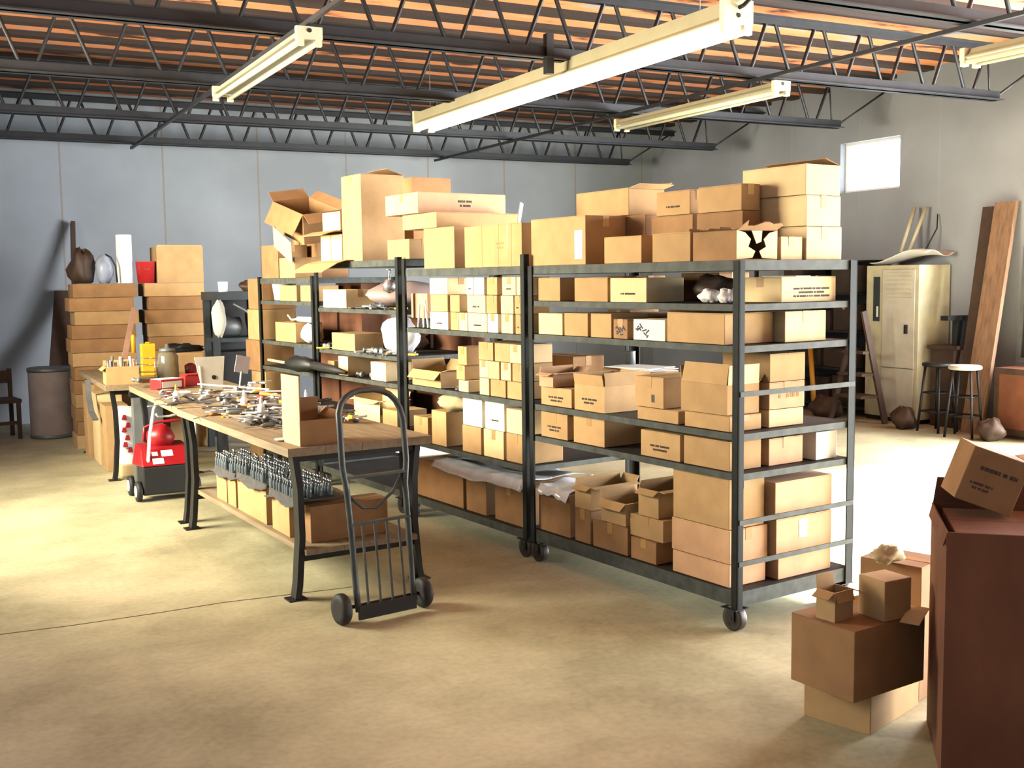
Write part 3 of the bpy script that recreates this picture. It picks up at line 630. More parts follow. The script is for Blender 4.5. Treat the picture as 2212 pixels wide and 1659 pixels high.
    (0.420,0.720,0.560,0.790,0.765,0.881,'d','',0,'dark back-row carton, first from right, fifth shelf of the nearest rack'),
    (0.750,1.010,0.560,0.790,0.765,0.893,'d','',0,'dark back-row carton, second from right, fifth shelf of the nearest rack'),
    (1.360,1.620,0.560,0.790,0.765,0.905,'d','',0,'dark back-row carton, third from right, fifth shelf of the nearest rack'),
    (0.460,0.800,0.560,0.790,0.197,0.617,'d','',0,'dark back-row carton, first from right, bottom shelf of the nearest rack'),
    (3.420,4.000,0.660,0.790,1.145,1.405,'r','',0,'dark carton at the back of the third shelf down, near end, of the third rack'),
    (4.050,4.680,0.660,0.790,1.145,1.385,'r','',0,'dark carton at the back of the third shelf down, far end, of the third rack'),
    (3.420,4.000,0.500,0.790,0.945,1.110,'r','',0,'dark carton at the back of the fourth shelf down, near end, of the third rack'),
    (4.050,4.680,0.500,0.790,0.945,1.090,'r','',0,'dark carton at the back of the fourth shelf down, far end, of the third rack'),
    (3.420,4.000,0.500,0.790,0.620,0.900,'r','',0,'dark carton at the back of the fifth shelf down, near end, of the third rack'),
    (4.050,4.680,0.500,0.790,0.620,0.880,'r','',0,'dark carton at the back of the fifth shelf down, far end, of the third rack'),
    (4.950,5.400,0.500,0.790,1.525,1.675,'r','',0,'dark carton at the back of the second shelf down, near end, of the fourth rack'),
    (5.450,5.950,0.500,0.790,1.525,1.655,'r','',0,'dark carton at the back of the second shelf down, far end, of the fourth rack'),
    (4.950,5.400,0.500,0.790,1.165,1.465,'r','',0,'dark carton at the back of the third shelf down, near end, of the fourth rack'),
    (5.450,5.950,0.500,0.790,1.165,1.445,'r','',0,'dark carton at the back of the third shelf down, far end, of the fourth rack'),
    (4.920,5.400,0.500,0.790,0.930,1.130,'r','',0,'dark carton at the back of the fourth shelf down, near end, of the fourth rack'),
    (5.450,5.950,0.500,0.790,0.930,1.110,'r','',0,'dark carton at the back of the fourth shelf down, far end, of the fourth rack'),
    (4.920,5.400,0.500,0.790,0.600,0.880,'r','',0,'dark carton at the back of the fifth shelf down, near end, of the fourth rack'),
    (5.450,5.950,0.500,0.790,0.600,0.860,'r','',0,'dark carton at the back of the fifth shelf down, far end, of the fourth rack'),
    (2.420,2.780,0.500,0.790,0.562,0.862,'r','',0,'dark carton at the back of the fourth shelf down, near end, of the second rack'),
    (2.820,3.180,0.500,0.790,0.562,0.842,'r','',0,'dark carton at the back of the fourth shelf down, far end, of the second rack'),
]
for i, (s0, s1, w0, w1, z0, z1, tint, opt, rz, label) in enumerate(BOXES):
    carton(label, rk((s0+s1)/2, (w0+w1)/2, z0+.0005), TURN+R(rz), w1-w0, s1-s0, z1-z0, tint, opt, seed=i)
def cart(label, s0, s1, w0, w1, z0, z1, tint='k', opt='', tilt=None, seed=0, flaps=None):
    return carton(label, rk((s0+s1)/2, (w0+w1)/2, z0), TURN, w1-w0, s1-s0, z1-z0, tint, opt, seed=seed, tilt=tilt, flaps=flaps)
# battered cartons and loose board on the far rack tops
t = cart('tilted brown carton with drooping flaps, highest on the fourth rack top', 5.10, 5.72, .05, .40, 2.10, 2.36, 'd', 'open', seed=41, flaps=[('x-', .20, 150), ('y-', .12, 120), ('x+', .1, 60), ('y+', .12, 60)])
t.rotation_euler = (R(14), R(-8), TURN)
cart('carton propping up the tilted brown carton on the fourth rack top', 5.90, 6.04, .345, .62, 1.7255, 2.09, 'd', '', seed=42)
def board(name, label, pts, width, side, m, cat='cardboard sheet'):
    return tag(MB().strip(pts, width, .005, side).build(name, m), label, cat)
board('cardboard_sheet', 'bent cardboard sheet under the small carton, drooping left on the third rack', [rk(4.57, -.12, 2.055), rk(4.56, .0, 2.09), rk(4.56, .14, 2.072), rk(4.56, .30, 2.068)], .46, AX, CARD['k'])
cart('small carton perched on the bent cardboard sheet, left of the very tall carton', 4.33, 4.66, .03, .26, 2.092, 2.24, 'l', '', seed=43)
board('cardboard_sheet', 'bent cardboard sheet drooping over the front edge of third rack top', [rk(4.44, -.22, 1.765), rk(4.42, -.10, 1.832), rk(4.42, -.02, 1.854), rk(4.42, .032, 1.854)], .60, AX, CARD['k'])
tag(MB().mbox(Matrix.Translation(rk(5.36, -.03, 2.01)) @ Matrix.Rotation(TURN, 4, 'Z') @ Matrix.Rotation(R(-14), 4, 'Y') @ Matrix.Rotation(R(28), 4, 'X'), -.003, .003, -.17, .17, -.10, .10).build('paper_sheet', M_KPAPER), 'pale sheet of card leaning askew among the battered cartons', 'paper')
tag(MB().mbox(Matrix.Translation(rk(1.93, .10, 2.095)) @ Matrix.Rotation(TURN+R(50), 4, 'Z') @ Matrix.Rotation(R(10), 4, 'X'), -.085, .085, -.003, .003, -.06, .06).build('paper_sheet', M_PAPER), 'pale folded card standing at the right end of the flat cartons', 'paper')
# clear plastic and bags on the racks
def plastic(label, s0, s1, w0, w1, z, amp=.02, seed=1, m=M_BAG, drop=.05):
    rnd = random.Random(seed); ph = [rnd.uniform(0, 6) for _ in range(4)]
    def fn(u, v):
        s = s0+(s1-s0)*u; w_ = w0+(w1-w0)*v
        zz = z+amp*(math.sin(u*9+ph[0]+v*3)+math.sin(v*11+ph[1]-u*2)+.6*math.sin(u*21+v*14+ph[2]))/2.4+amp
        if v < .05: zz -= drop
        p = rk(s, w_, zz); return p
    return tag(MB().sheet(26, 14, fn, .0015).build('plastic_sheet', m), label, 'plastic sheet')
plastic('crumpled clear plastic over the dark cartons on second rack bottom shelf', 1.85, 2.95, .02, .52, .432, .020, 2)
plastic('crumpled clear plastic over the dark carton at nearest rack bottom left', 1.37, 1.66, .01, .42, .455, .02, 5)
plastic('grey plastic film lying over white cartons on second rack fourth shelf', 1.84, 2.52, .06, .31, .922, .006, 8, drop=0)
def bag(name, label, c, r, m, seed, amp=.07, cat='bag', flat=None, group=None):
    return tag(MB().blob((0, 0, 0), r, amp, seed, 12, flat).build(name, m), label, cat, group) if False else _bag(name, label, c, r, m, seed, amp, cat, flat, group)
def _bag(name, label, c, r, m, seed, amp, cat, flat, group):
    o = MB().blob((0, 0, 0), r, amp, seed, 10, flat).build(name, m); o.location = c; o.rotation_euler = (0, 0, TURN); return tag(o, label, cat, group)
bag('plastic_bag', 'big dusty pinkish plastic bag filling the third rack second shelf', rk(3.92, .38, 1.585), (.30, .29, .105), M_BAGPINK, 3, .05, flat=-.10)
bag('plastic_bag', 'whitish clear plastic bag at the right of third rack third shelf', rk(3.62, .16, 1.285), (.12, .20, .14), M_BAG, 7, .07, flat=-.135)
bag('plastic_bag', 'clear plastic bag of parts lying at the right of third rack third shelf', rk(4.03, .46, 1.225), (.15, .17, .08), M_BAGPINK, 9, .08, flat=-.075)
bag('paper_sack', 'crumpled tan paper sack bulging over a carton on second rack', rk(2.74, .12, .863), (.11, .16, .066), M_KPAPER, 11, .08, flat=-.062)
bag('white_bag', 'white plastic bag beside the carton under the caulking gun', rk(5.17, .12, 1.245), (.07, .12, .085), M_WHITE, 12, .07, flat=-.078)
bag('dark_cloth', 'dark crumpled cloth in the nearest rack second shelf', rk(.52, .345, 1.632), (.09, .13, .07), M_DARKWOOD, 13, .10, flat=-.064)
for k, (s, w) in enumerate(((.30, .10), (.16, .08))):
    bag('crumpled_wrapper', ('larger' if k == 0 else 'smaller')+' pale crumpled wrapper behind the corner post on the second shelf', rk(s, w, 1.60), (.04, .06-.01*k, .034), M_PAPER, 20+k, .14, 'wrapper', flat=-.031)
# white tub, hanging lamp socket, rods
o = MB().lathe([(.075, 0), (.095, .15), (.100, .155), (.096, .155), (.090, .148), (.07, .01)], 20).build('plastic_tub', M_WHITE); o.location = rk(5.86, .16, 1.5265); tag(o, 'white plastic tub at the left end of the fourth rack second shelf', 'tub')
t = thing('pipe_fitting', 'shiny metal fitting hanging under the right end of third rack top', 'fitting', rk(3.52, .03, 1.60), TURN)
MB().lathe([(.012, .10), (.012, .165), (.03, .17), (.03, .178)], 12).build('stem', M_CHROME, t); MB().lathe([(.004, 0), (.045, .02), (.055, .06), (.035, .10), (.012, .11)], 16).build('cup', M_CHROME, t)
for k, (s, lean, h) in enumerate(((2.98, .05, .19), (3.04, .02, .07), (3.12, -.01, .16))):
    tag(MB().tube([rk(s, .04, 1.366), rk(s+lean, .045, 1.366+h)], .008, 8).build('white_rod', M_WHITE), ('longest leaning', 'shortest', 'upright')[k]+' white plastic rod at the left of second rack second shelf', 'rod')
o = MB().box(-.09, .09, -.14, .14, 0, .05).box(-.095, .095, -.145, .145, .05, .06).build('metal_tray', M_IRON); o.location = rk(3.07, .18, 1.361); o.rotation_euler = (0, 0, TURN); tag(o, 'black metal tray behind the white rods on the second rack', 'tray')
t = thing('caulking_gun', 'white caulking gun lying on a carton on the fourth rack', 'caulking gun', rk(5.28, .12, 1.3365), TURN)
MB().tube([(0, .14, .03), (0, -.24, .03)], .025, 10).build('barrel', M_WHITE, t); MB().tube([(0, .14, .03), (0, .30, .02), (0, .38, .06)], .009, 8).build('plunger_rod', M_WHITE, t); MB().strip([(0, .13, .02), (0, .16, .012), (0, .22, .006)], .02, .008, (1, 0, 0)).build('trigger', M_IRON, t)
# stacked white sheets and loose things on the nearest rack
t = thing('magazine_pile', 'pile of loose white papers on top of a brown carton, nearest rack', 'papers', rk(1.30, .54, 1.152), TURN)
for k in range(3): MB().mbox(Matrix.Rotation(R(-14+13*k), 4, 'Z'), -.12, .12, -.20+.03*k, .14+.03*k, .004+.005*k, .008+.005*k).build('paper_sheet', M_PAPER, t)
tag(MB().box(-.05, .05, -.11, .11, 0, .004).build('cardboard_piece', M_LABEL), 'white scrap of card just under the nearest rack top rail', 'card').matrix_world = Matrix.Translation(rk(.10, .42, 1.69)) @ Matrix.Rotation(TURN, 4, 'Z')
o = MB().lathe([(.036, 0), (.036, .095), (.038, .097), (.030, .10)], 16).build('tin_can', M_DULL); o.location = rk(1.50, .60, 1.1505); tag(o, 'grey tin can standing behind the white papers on the nearest rack', 'can')
tag(MB().tube([(9.360, 10.044, 0), (9.520, 10.315, 0.831)], .032, 10).build('yellow_pole', M_BROOM), 'yellow pole leaning on the dark storage shelf, seen behind the nearest rack', 'pole')

# ------------------------------------------------------------------ workbenches
def leg_pts(x, out): return [(x-.01*out, 0, .785), (x+.012*out, 0, .60), (x+.016*out, 0, .34), (x+.004*out, 0, .20), (x-.006*out, 0, .08), (x-.018*out, 0, .008)]
def bench(label, loc, rz, W, L, top=.83, shelf=True, legs_y=(.09, -.09)):
    t = thing('workbench', label, 'workbench', loc, rz, 'workbenches in a row')
    b = MB()
    n = 4
    for k in range(n): b.box(W*k/n+.001, W*(k+1)/n-.001, 0, L, top-.045, top)
    b.build('tabletop', M_WOOD, t)
    for y in (legs_y[0], L+legs_y[1]):
        for x, out in ((.07, 1), (W-.07, -1)):
            g = MB().strip(leg_pts(x, out), .075, .034, (0, 1, 0))
            g.box(x-.02*out-.05, x-.02*out+.05, -.045, .045, 0, .008)
            o = g.build('leg', M_IRON, t); o.location = (0, y, 0)
        MB().box(.08, W-.08, y-.02, y+.02, top-.085, top-.045).build('cross_rail', M_IRON, t)
        if shelf: MB().box(.09, W-.09, y-.02, y+.02, .205, .245).build('lower_rail', M_IRON, t)
    if shelf:
        b = MB()
        for k in range(3): b.box(.09+(W-.18)*k/3+.001, .09+(W-.18)*(k+1)/3-.001, .02, L-.02, .246, .276)
        b.build('lower_shelf', M_WOOD, t)
    return t
B0 = (1.565, 5.55); BR = R(4)
bench('long wooden workbench with flared black iron legs nearest the camera', B0+(0,), BR, .84, 2.2)
bench('second wooden workbench behind the nearest one, over the lawn mower', (1.425, 7.79, 0), R(1), .82, 1.95, shelf=False, legs_y=(.10, -.25))
bench('third wooden workbench farthest off, by the flat carton stacks', (1.215, 9.83, 0), R(0), .80, 2.0, shelf=False)
def bp(x, y, z=.831): 
    c, s_ = math.cos(BR), math.sin(BR); return Vector((B0[0]+x*c-y*s_, B0[1]+x*s_+y*c, z))
# cartons on the nearest bench's lower shelf, with trays of small bottles on top
for k, (y0, y1, h, tint, lab) in enumerate(((1.50, 1.72, .20, 'k', 'first narrow carton at the far end of the bench lower shelf'), (1.31, 1.48, .20, 'k', 'second narrow carton from the far end of the bench lower shelf'),
        (.73, 1.27, .225, 'k', 'long lit carton in the middle of the bench lower shelf'), (.345, .63, .22, 'k', 'lit carton right of the dark gap on the bench lower shelf'), (.15, .325, .20, 'd', 'carton at the near end of the bench lower shelf'))):
    carton(lab, bp(.12+.17 if k != 4 else .40, (y0+y1)/2, .2765), BR, .34 if k != 4 else .46, y1-y0, h, tint, '', seed=60+k)
trays = []
for k, (y0, y1, z, x0, lab) in enumerate(((1.30, 1.74, .482, .085, 'tray of small glass bottles at the far end under the bench'), (.70, 1.27, .506, .085, 'long sagging tray of small glass bottles in the middle under the bench'), (.16, .66, .502, .085, 'tray of small glass bottles at the near end under the bench'))):
    t = thing('bottle_tray', lab, 'tray', bp(x0, y0, z), BR, 'trays under the bench')
    L = y1-y0; w_ = .30
    MB().sheet(5, 22, lambda u, v: ([0, .028, .034, .14, .24, w_][int(u*5+.5)], v*L, .012+.002*math.sin(v*40)+(0 if u > .3 else -.035+.012*math.sin(v*9+k))), .006).build('tray_base', M_TRAY, t)
    trays.append((x0, y0, z+.02, L, w_))
proto = None
def small_bottle(loc, h):
    global proto
    if proto is None:
        t = thing('small_bottle', 'small grey glass bottle packed in the trays under the nearest bench', 'bottle', loc, 0, 'small bottles in the trays under the bench')
        MB().lathe([(.013, 0), (.015, .004), (.015, .045), (.007, .06), (.007, .07)], 8).build('glass', M_PIPE, t); MB().lathe([(.009, .07), (.009, .088)], 8).build('cap', M_CHROME, t); proto = t; return t
    return dup(proto, loc, (0, 0, 0))
rb = random.Random(3)
for (x0, y0, z, L, w_) in trays:
    n = int(L/.043)
    for j in range(4):
        for i in range(n):
            if rb.random() < .12: continue
            small_bottle(bp(x0+.03+j*.062+rb.uniform(-.006, .006), y0+.03+i*.043+rb.uniform(-.004, .004), z+.001), 0)
# tall half-open carton with an upright side at the near end of the bench
t = carton('carton with one tall upright flap at the near corner of the nearest bench', bp(.185, .16), BR+R(2), .21, .24, .135, 'd', 'open', seed=81, flaps=[('x+', .05, 40), ('y+', .10, -6)])
MB().box(-.107, -.102, -.12, .12, 0, .37).build('tall_side', CARD['l'], t)
o = MB().lathe([(.018, 0), (.036, .006), (.040, .012), (.036, .010), (.015, .006)], 20).build('small_dish', M_LABEL); o.location = bp(.075, .30, .8308); tag(o, 'small shiny white dish on the bare end of the nearest bench', 'dish')

# ------------------------------------------------------------------ hand tools and clutter on the benches
def T_screwdriver(hm, rnd):
    t = thing('screwdriver', '', 'tool'); MB().lathe([(.008, 0), (.014, .01), (.014, .075), (.008, .095)], 8, Matrix.Rotation(R(90), 4, 'X')).build('handle', hm, t)
    MB().tube([(0, -.09, 0), (0, -.22, 0)], .004, 6).build('shaft', M_CHROME, t); return t, .014
def T_pliers(hm, rnd):
    t = thing('pliers', '', 'tool')
    for s in (-1, 1):
        MB().strip([(s*.004, 0, 0), (s*.018, .04, 0), (s*.024, .09, 0), (s*.016, .14, 0)], .012, .012, (0, 0, 1)).build('grip', hm, t)
    MB().prism([(-.012, .005), (.012, .005), (.016, -.015), (.007, -.065), (-.007, -.065), (-.016, -.015)], Matrix.Translation((0, 0, -.006)), .012).build('jaws', M_STEEL, t); return t, .007
def T_scissors(hm, rnd):
    t = thing('scissors', '', 'tool')
    for s in (-1, 1):
        pts = [(s*(.022+.018*math.cos(a)), .07+.028*math.sin(a), 0) for a in [2*math.pi*i/10 for i in range(11)]]
        MB().tube(pts, .005, 6, False).build('finger_ring', hm, t)
        MB().prism([(s*.004-.006, .045), (s*.004+.006, .045), (-s*.006+.004, -.10), (-s*.006-.002, -.10)], Matrix.Translation((0, 0, s*.0015-.001)), .002).build('blade', M_CHROME, t)
    return t, .006
def T_wrench(hm, rnd):
    t = thing('wrench', '', 'tool'); MB().box(-.008, .008, -.08, .08, -.003, .003).build('shank', M_STEEL, t)
    MB().prism([(-.018, .07), (.018, .07), (.022, .10), (.008, .115), (.008, .095), (-.008, .095), (-.008, .115), (-.022, .10)], Matrix.Translation((0, 0, -.004)), .008).build('jaw_head', M_STEEL, t)
    MB().lathe([(.012, -.004), (.016, -.004), (.016, .004), (.012, .004)], 10, Matrix.Translation((0, -.088, 0))).build('ring_head', M_STEEL, t); return t, .005
def T_knife(hm, rnd):
    t = thing('putty_knife', '', 'tool'); MB().box(-.011, .011, 0, .11, -.007, .007).build('handle', hm, t, .003)
    MB().prism([(-.008, 0), (.008, 0), (.030, -.05), (.030, -.10), (-.030, -.10), (-.030, -.05)], Matrix.Translation((0, 0, -.001)), .002).build('blade', M_CHROME, t); return t, .008
def T_hammer(hm, rnd):
    t = thing('hammer', '', 'tool'); MB().tube([(0, .20, 0), (0, .08, 0), (0, -.06, 0)], [.014, .011, .010], 8).build('handle', M_ORANGE, t)
    MB().tube([(-.05, -.06, 0), (-.02, -.06, 0), (.05, -.06, 0)], [.013, .011, .014], 8).build('head', M_STEEL, t); return t, .015
def T_part(hm, rnd):
    t = thing('metal_part', '', 'metal part'); MB().lathe([(.012, -.05), (.022, -.045), (.022, -.02), (.012, -.015), (.012, .04), (.018, .045), (.018, .055)], 10, Matrix.Rotation(R(90), 4, 'X')).build('fitting', rnd.choice([M_CHROME, M_DULL, M_STEEL]), t)
    return t, .022
def T_bottle(hm, rnd):
    t = thing('white_bottle', '', 'bottle'); MB().lathe([(.022, 0), (.024, .005), (.024, .07), (.010, .09)], 12).build('body', M_WHITE, t); MB().lathe([(.010, .09), (.010, .105), (.003, .135)], 10).build('nozzle', hm, t); return t, 0.0
TOOLS = [('screwdriver', T_screwdriver), ('pair of pliers', T_pliers), ('pair of scissors', T_scissors), ('steel wrench', T_wrench), ('putty knife', T_knife), ('hammer', T_hammer), ('turned metal part', T_part), ('small white nozzle bottle', T_bottle)]
HM = [('red', M_REDP), ('black', M_BLACK), ('wooden', M_ORANGE), ('white', M_WHITE), ('yellow', M_YEL), ('grey', M_DULL)]
PROTO = {}
def scatter(place, x, y, z, kind, hi, rz, tiltx=0.0, tilty=0.0):
    kn, fn = TOOLS[kind]; hn, hm = HM[hi]; fixed = kind in (3, 5, 6)
    key = (kind, 3 if fixed else hi)
    lab = (kn if fixed else kn+' with '+hn+(' nozzle' if kind == 7 else ' handles' if kind in (1, 2) else ' handle'))+' lying in the '+place
    if kind == 7: lab = lab.replace('lying', 'standing')
    if key not in PROTO:
        t, up = fn(hm, random.Random(kind*7+hi)); PROTO[key] = (t, up); t['label'] = lab; t['group'] = lab; first = True
    else:
        t0, up = PROTO[key]; t = dup(t0, (0, 0, 0), (0, 0, 0), lab, lab)
    t.location = Vector(place_fn(place, x, y))+Vector((0, 0, z+up)); t.rotation_euler = (tiltx, 0 if kind == 5 else tilty, rz)
    return t
def place_fn(place, x, y):
    return bp(x, y, 0) if 'bench' in place else rk(y, x, 0)
rt = random.Random(12)
for k in range(150):       # the heap: middle and far part of the nearest bench and on over the second
    if k < 104: x, y = rt.uniform(.12, .74), rt.uniform(.75, 2.15)
    else: x, y = rt.uniform(.06, .70), rt.uniform(2.35, 4.0)
    if y < 1.1 and x < .22: x += .2
    q = bp(x, y)
    if min(math.hypot(q.x-a_, q.y-b_) for a_, b_ in ((1.62, 9.25), (1.86, 9.45), (1.93, 8.98), (2.05, 8.58))) < .25: continue
    kind = rt.choice([0, 0, 1, 1, 2, 3, 3, 4, 5 if k < 104 and k % 3 == 0 else 0, 6, 6, 7]); hi = rt.randrange(6); layer = rt.choice([0, 0, .022, .045])
    pl = 'tool clutter on the nearest bench' if k < 104 else 'tool clutter on the second bench'
    scatter(pl, x, y, .832+(0 if kind == 7 else layer), kind, hi, rt.uniform(0, 6.28), 0 if kind == 7 else rt.uniform(-.10, .10))
for k in range(56):       # the third rack's shelves
    y = rt.uniform(3.45, 4.7); x = rt.uniform(.06, .6); z = rt.choice([1.147, 1.147, .947, 1.482]); kind = rt.choice([0, 1, 3, 6, 6, 6, 4])
    if z < 1 and (3.6 < y < 3.9 or 4.2 < y < 4.5): y = rt.uniform(3.95, 4.15)
    if z > 1.4: x = rt.uniform(.05, .09); y = rt.uniform(3.5, 4.15)
    if 1.1 < z < 1.2: y = rt.uniform(4.6, 4.72) if rt.random() < .25 else rt.uniform(3.45, 4.05); x = rt.uniform(.04, .10)
    scatter('parts on the third rack', x, y, z, kind, rt.randrange(6), TURN+rt.uniform(0, 6.28))
for k in range(16):
    y = rt.uniform(2.66, 3.2); x = rt.uniform(.06, .5)
    scatter('parts on the second rack third shelf', x if y < 2.8 else rt.uniform(.33, .6), y, .96, rt.choice([0, 1, 3, 6, 6, 4]), rt.randrange(6), TURN+rt.uniform(0, 6.28))
for k in range(26):
    y = rt.uniform(2.62, 3.15); scatter('parts heaped behind the second rack cartons', rt.uniform(.35, .7), y, 1.0+.03*rt.random(), rt.choice([6, 6, 3, 0]), rt.randrange(6), rt.uniform(0, 6.28))
# long pale stock and strips over the heap
for k, (a, b_, r_, m, lab) in enumerate(((bp(.35, 2.9, .93), bp(.75, 2.45, .90), .008, M_WHITE, 'long white rod lying across the heap in front of the grey board'), (bp(.50, 2.55, .89), bp(.86, 2.40, .885), .006, M_LABEL, 'thin pale stick crossing the white scraps on the second bench'),
        (bp(.12, 1.55, .855), bp(.45, 1.35, .86), .010, M_PAPER, 'pale flat slat in the near part of the tool heap'), (bp(.2, 1.18, .85), bp(.5, 1.15, .85), .010, M_PAPER, 'pale short slat nearest the bare end of the bench'))):
    tag(MB().bar(a, b_, r_*2.2, r_*1.2).build('wooden_strip', m), lab, 'strip')
PART_M = [M_WHITE, M_CHROME, M_DULL, M_PAPER, M_STEEL, M_IRON]; PART_N = ['white', 'shiny', 'dull grey', 'pale', 'steel', 'black']
flat_protos = {}
for k in range(96):      # flat strips, plates and rods heaped among the tools
    near = k < 66
    if near: x, y = rt.uniform(.10, .72), rt.uniform(.95, 2.1)
    else: x, y = rt.uniform(.08, .66), rt.uniform(2.35, 3.1)
    q = bp(x, y)
    if min(math.hypot(q.x-a_, q.y-b_) for a_, b_ in ((1.62, 9.25), (1.86, 9.45), (1.93, 8.98), (2.05, 8.58))) < .2: continue
    c = rt.randrange(6); sh = k % 3; key = (c, sh)
    lab = '%s %s heaped in the tool clutter on the %s bench' % (PART_N[c], ('flat strip', 'small plate', 'bent rod')[sh], 'nearest' if near else 'second')
    nm = ('metal_strip', 'metal_plate', 'bent_rod')[sh]
    if key not in flat_protos:
        if sh == 0: o = MB().box(-.09, .09, -.011, .011, -.003, .003).box(-.10, -.08, -.016, .016, -.0035, .0035).build(nm, PART_M[c])
        elif sh == 1: o = MB().prism([(-.04, -.025), (.035, -.03), (.045, .02), (-.03, .03)], Matrix.Translation((0, 0, -.002)), .004).build(nm, PART_M[c])
        else: o = MB().tube([(-.09, -.02, 0), (-.02, 0, .004), (.05, .0, .0), (.09, .03, 0)], .006, 6).build(nm, PART_M[c])
        flat_protos[key] = o
    else: o = flat_protos[key].copy(); COL.objects.link(o)
    tag(o, lab, 'metal piece', lab); o.location = (q.x, q.y, .842+rt.choice([0, .02, .04, .06])); o.rotation_euler = (rt.uniform(-.2, .2), rt.uniform(-.12, .12), rt.uniform(0, 6.28))
tag(MB().strip([bp(.25, 1.02, .836), bp(.33, .97, .85), bp(.5, .96, .846), bp(.62, .90, .836)], .07, .014, (.2, 1, 0)).build('black_leather_sheath', M_BLACK), 'flat black sheath lying at the near edge of the tool heap', 'sheath')
# black power tool reaching out over the bench from the rack
t = thing('power_tool', 'long black power tool sticking out of the third rack over the bench', 'power tool', rk(4.55, -.10, 1.0), TURN+R(8))
MB().blob((0, .25, .02), (.075, .22, .065), .05, 5, 9).build('motor_housing', M_IRON, t); MB().tube([(0, .1, .02), (0, -.25, .0), (0, -.42, -.015)], [.035, .032, .012], 10).build('snout', M_BLACK, t); MB().tube([(0, .30, .02), (.0, .55, .02), (0, .78, .03)], .012, 8).build('rear_rod', M_KPAPER, t)
# things standing on the second and third bench
def px(v): return Vector(v)
t = carton('open carton of metal tools standing at the edge of the third bench', (1.37, 10.02, .8305), 0, .27, .22, .155, 'k', 'open', seed=90, flaps=[('x-', .05, 130), ('y+', .05, 30)])
for k in range(9):
    x = 1.26+.025*k; y = 9.96+.03*(k % 4); 
    tag(MB().tube([(x, y, .842), (x+.02*math.sin(k*2.1), y+.01, .842+.20+.03*math.sin(k*1.7))], [.009, .013], 8).build('hand_tool', [M_CHROME, M_DULL, M_GREY][k % 3]), 'grey hand tool poking up out of the carton on the third bench', 'tool', 'hand tools in the open carton')
t = thing('wire_rack', 'small wire rack of shelves beside the carton of tools', 'wire rack', (1.60, 10.15, .8305), R(-20))
for z in (.02, .08, .14, .20): MB().tube([(-.09, -.06, z), (.09, -.06, z), (.09, .06, z), (-.09, .06, z), (-.09, -.06, z)], .003, 5).build('wire_shelf', M_CHROME, t)
for x in (-.09, .09):
    for y in (-.06, .06): MB().tube([(x, y, 0), (x, y, .22)], .0035, 5).build('upright', M_CHROME, t)
o = MB().box(-.065, .065, -.045, .045, 0, .30).box(-.02, .02, -.02, .02, .30, .315).build('yellow_jug', M_YEL, bevel=.008); o.location = (1.72, 10.75, .8305); tag(o, 'tall bright yellow carton on the third bench', 'carton')
tag(MB().lathe([(.02, 0), (.022, .16), (.012, .18)], 10).build('yellow_handled_tool', M_YEL), 'small yellow capped tube standing behind the yellow carton', 'tube').location = (1.66, 11.2, 1.02)
tag(MB().bar((1.52, 11.05, .862), (1.80, 11.98, 1.44), .05, .012, (0, 1, 0)).build('wooden_board', mat('pinkish_slat', (206, 164, 140), .7)), 'pale narrow board leaning against the flat carton stacks', 'board')
t = thing('glass_jar', 'big cloudy glass jar with a lid on the third bench', 'jar', (1.80, 10.2, .8305)); MB().lathe([(.08, 0), (.095, .02), (.095, .21), (.07, .25)], 18).build('glass', M_GLASS, t); MB().lathe([(.072, .25), (.072, .275), (.02, .285), (.014, .32)], 18).build('lid', M_DULL, t)
t = thing('tool_case', 'red tool case with a white label at the left of the heap', 'tool case', (1.62, 9.25, .8305), R(24)); MB().box(-.11, .11, -.08, .08, 0, .085).build('case', M_REDP, t, .006); MB().box(-.10, .085, -.083, -.081, .02, .07).build('white_label', M_LABEL, t); MB().box(-.10, .10, -.06, .075, .085, .088).build('lid_panel', M_LABEL, t)
o = MB().box(-.085, .085, -.05, .05, 0, .09).box(-.075, .075, -.055, .055, .09, .10).build('red_box', M_REDP, bevel=.004); o.location = (1.86, 9.45, .8305); o.rotation_euler = (0, 0, R(15)); tag(o, 'plain red box in front of the glass jar on the second bench', 'box')
o = MB().lathe([(.05, 0), (.055, .11), (.02, .13)], 14).build('maroon_jar', mat('maroon_plastic', (110, 20, 40), .4)); o.location = (2.02, 10.3, .8305); tag(o, 'dark maroon tub beside the glass jar', 'tub')
t = thing('grey_board', 'grey flaring metal board with a hole, leaning upright on the second bench', 'board', (1.93, 8.98, .8305), R(8)); t.rotation_euler = (R(-10), 0, R(8))
MB().prism([(-.085, 0), (.085, 0), (.125, .26), (.125, .27), (-.125, .27), (-.125, .26)], Matrix(((1, 0, 0, 0), (0, 0, 1, 0), (0, 1, 0, 0), (0, 0, 0, 1))), .004).build('plate', M_GREY, t); MB().lathe([(.018, -.004), (.018, .006)], 12, Matrix.Translation((.02, .0, .10)) @ Matrix.Rotation(R(90), 4, 'X')).build('hole', M_IRON, t); MB().box(-.10, -.09, -.012, -.006, .02, .20).build('edge_strip', M_WHITE, t)
t = thing('sign_paddle', 'small square grey paddle standing among white scraps on the second bench', 'paddle', (2.13, 8.95, .8305), R(10)); MB().mbox(Matrix.Rotation(R(12), 4, 'Y'), -.06, .06, -.004, .004, .13, .27).build('plate', mat('lilac_grey', (170, 160, 164), .7), t); MB().tube([(.01, 0, 0), (.03, 0, .14)], .007, 6).build('stick', M_WHITE, t)
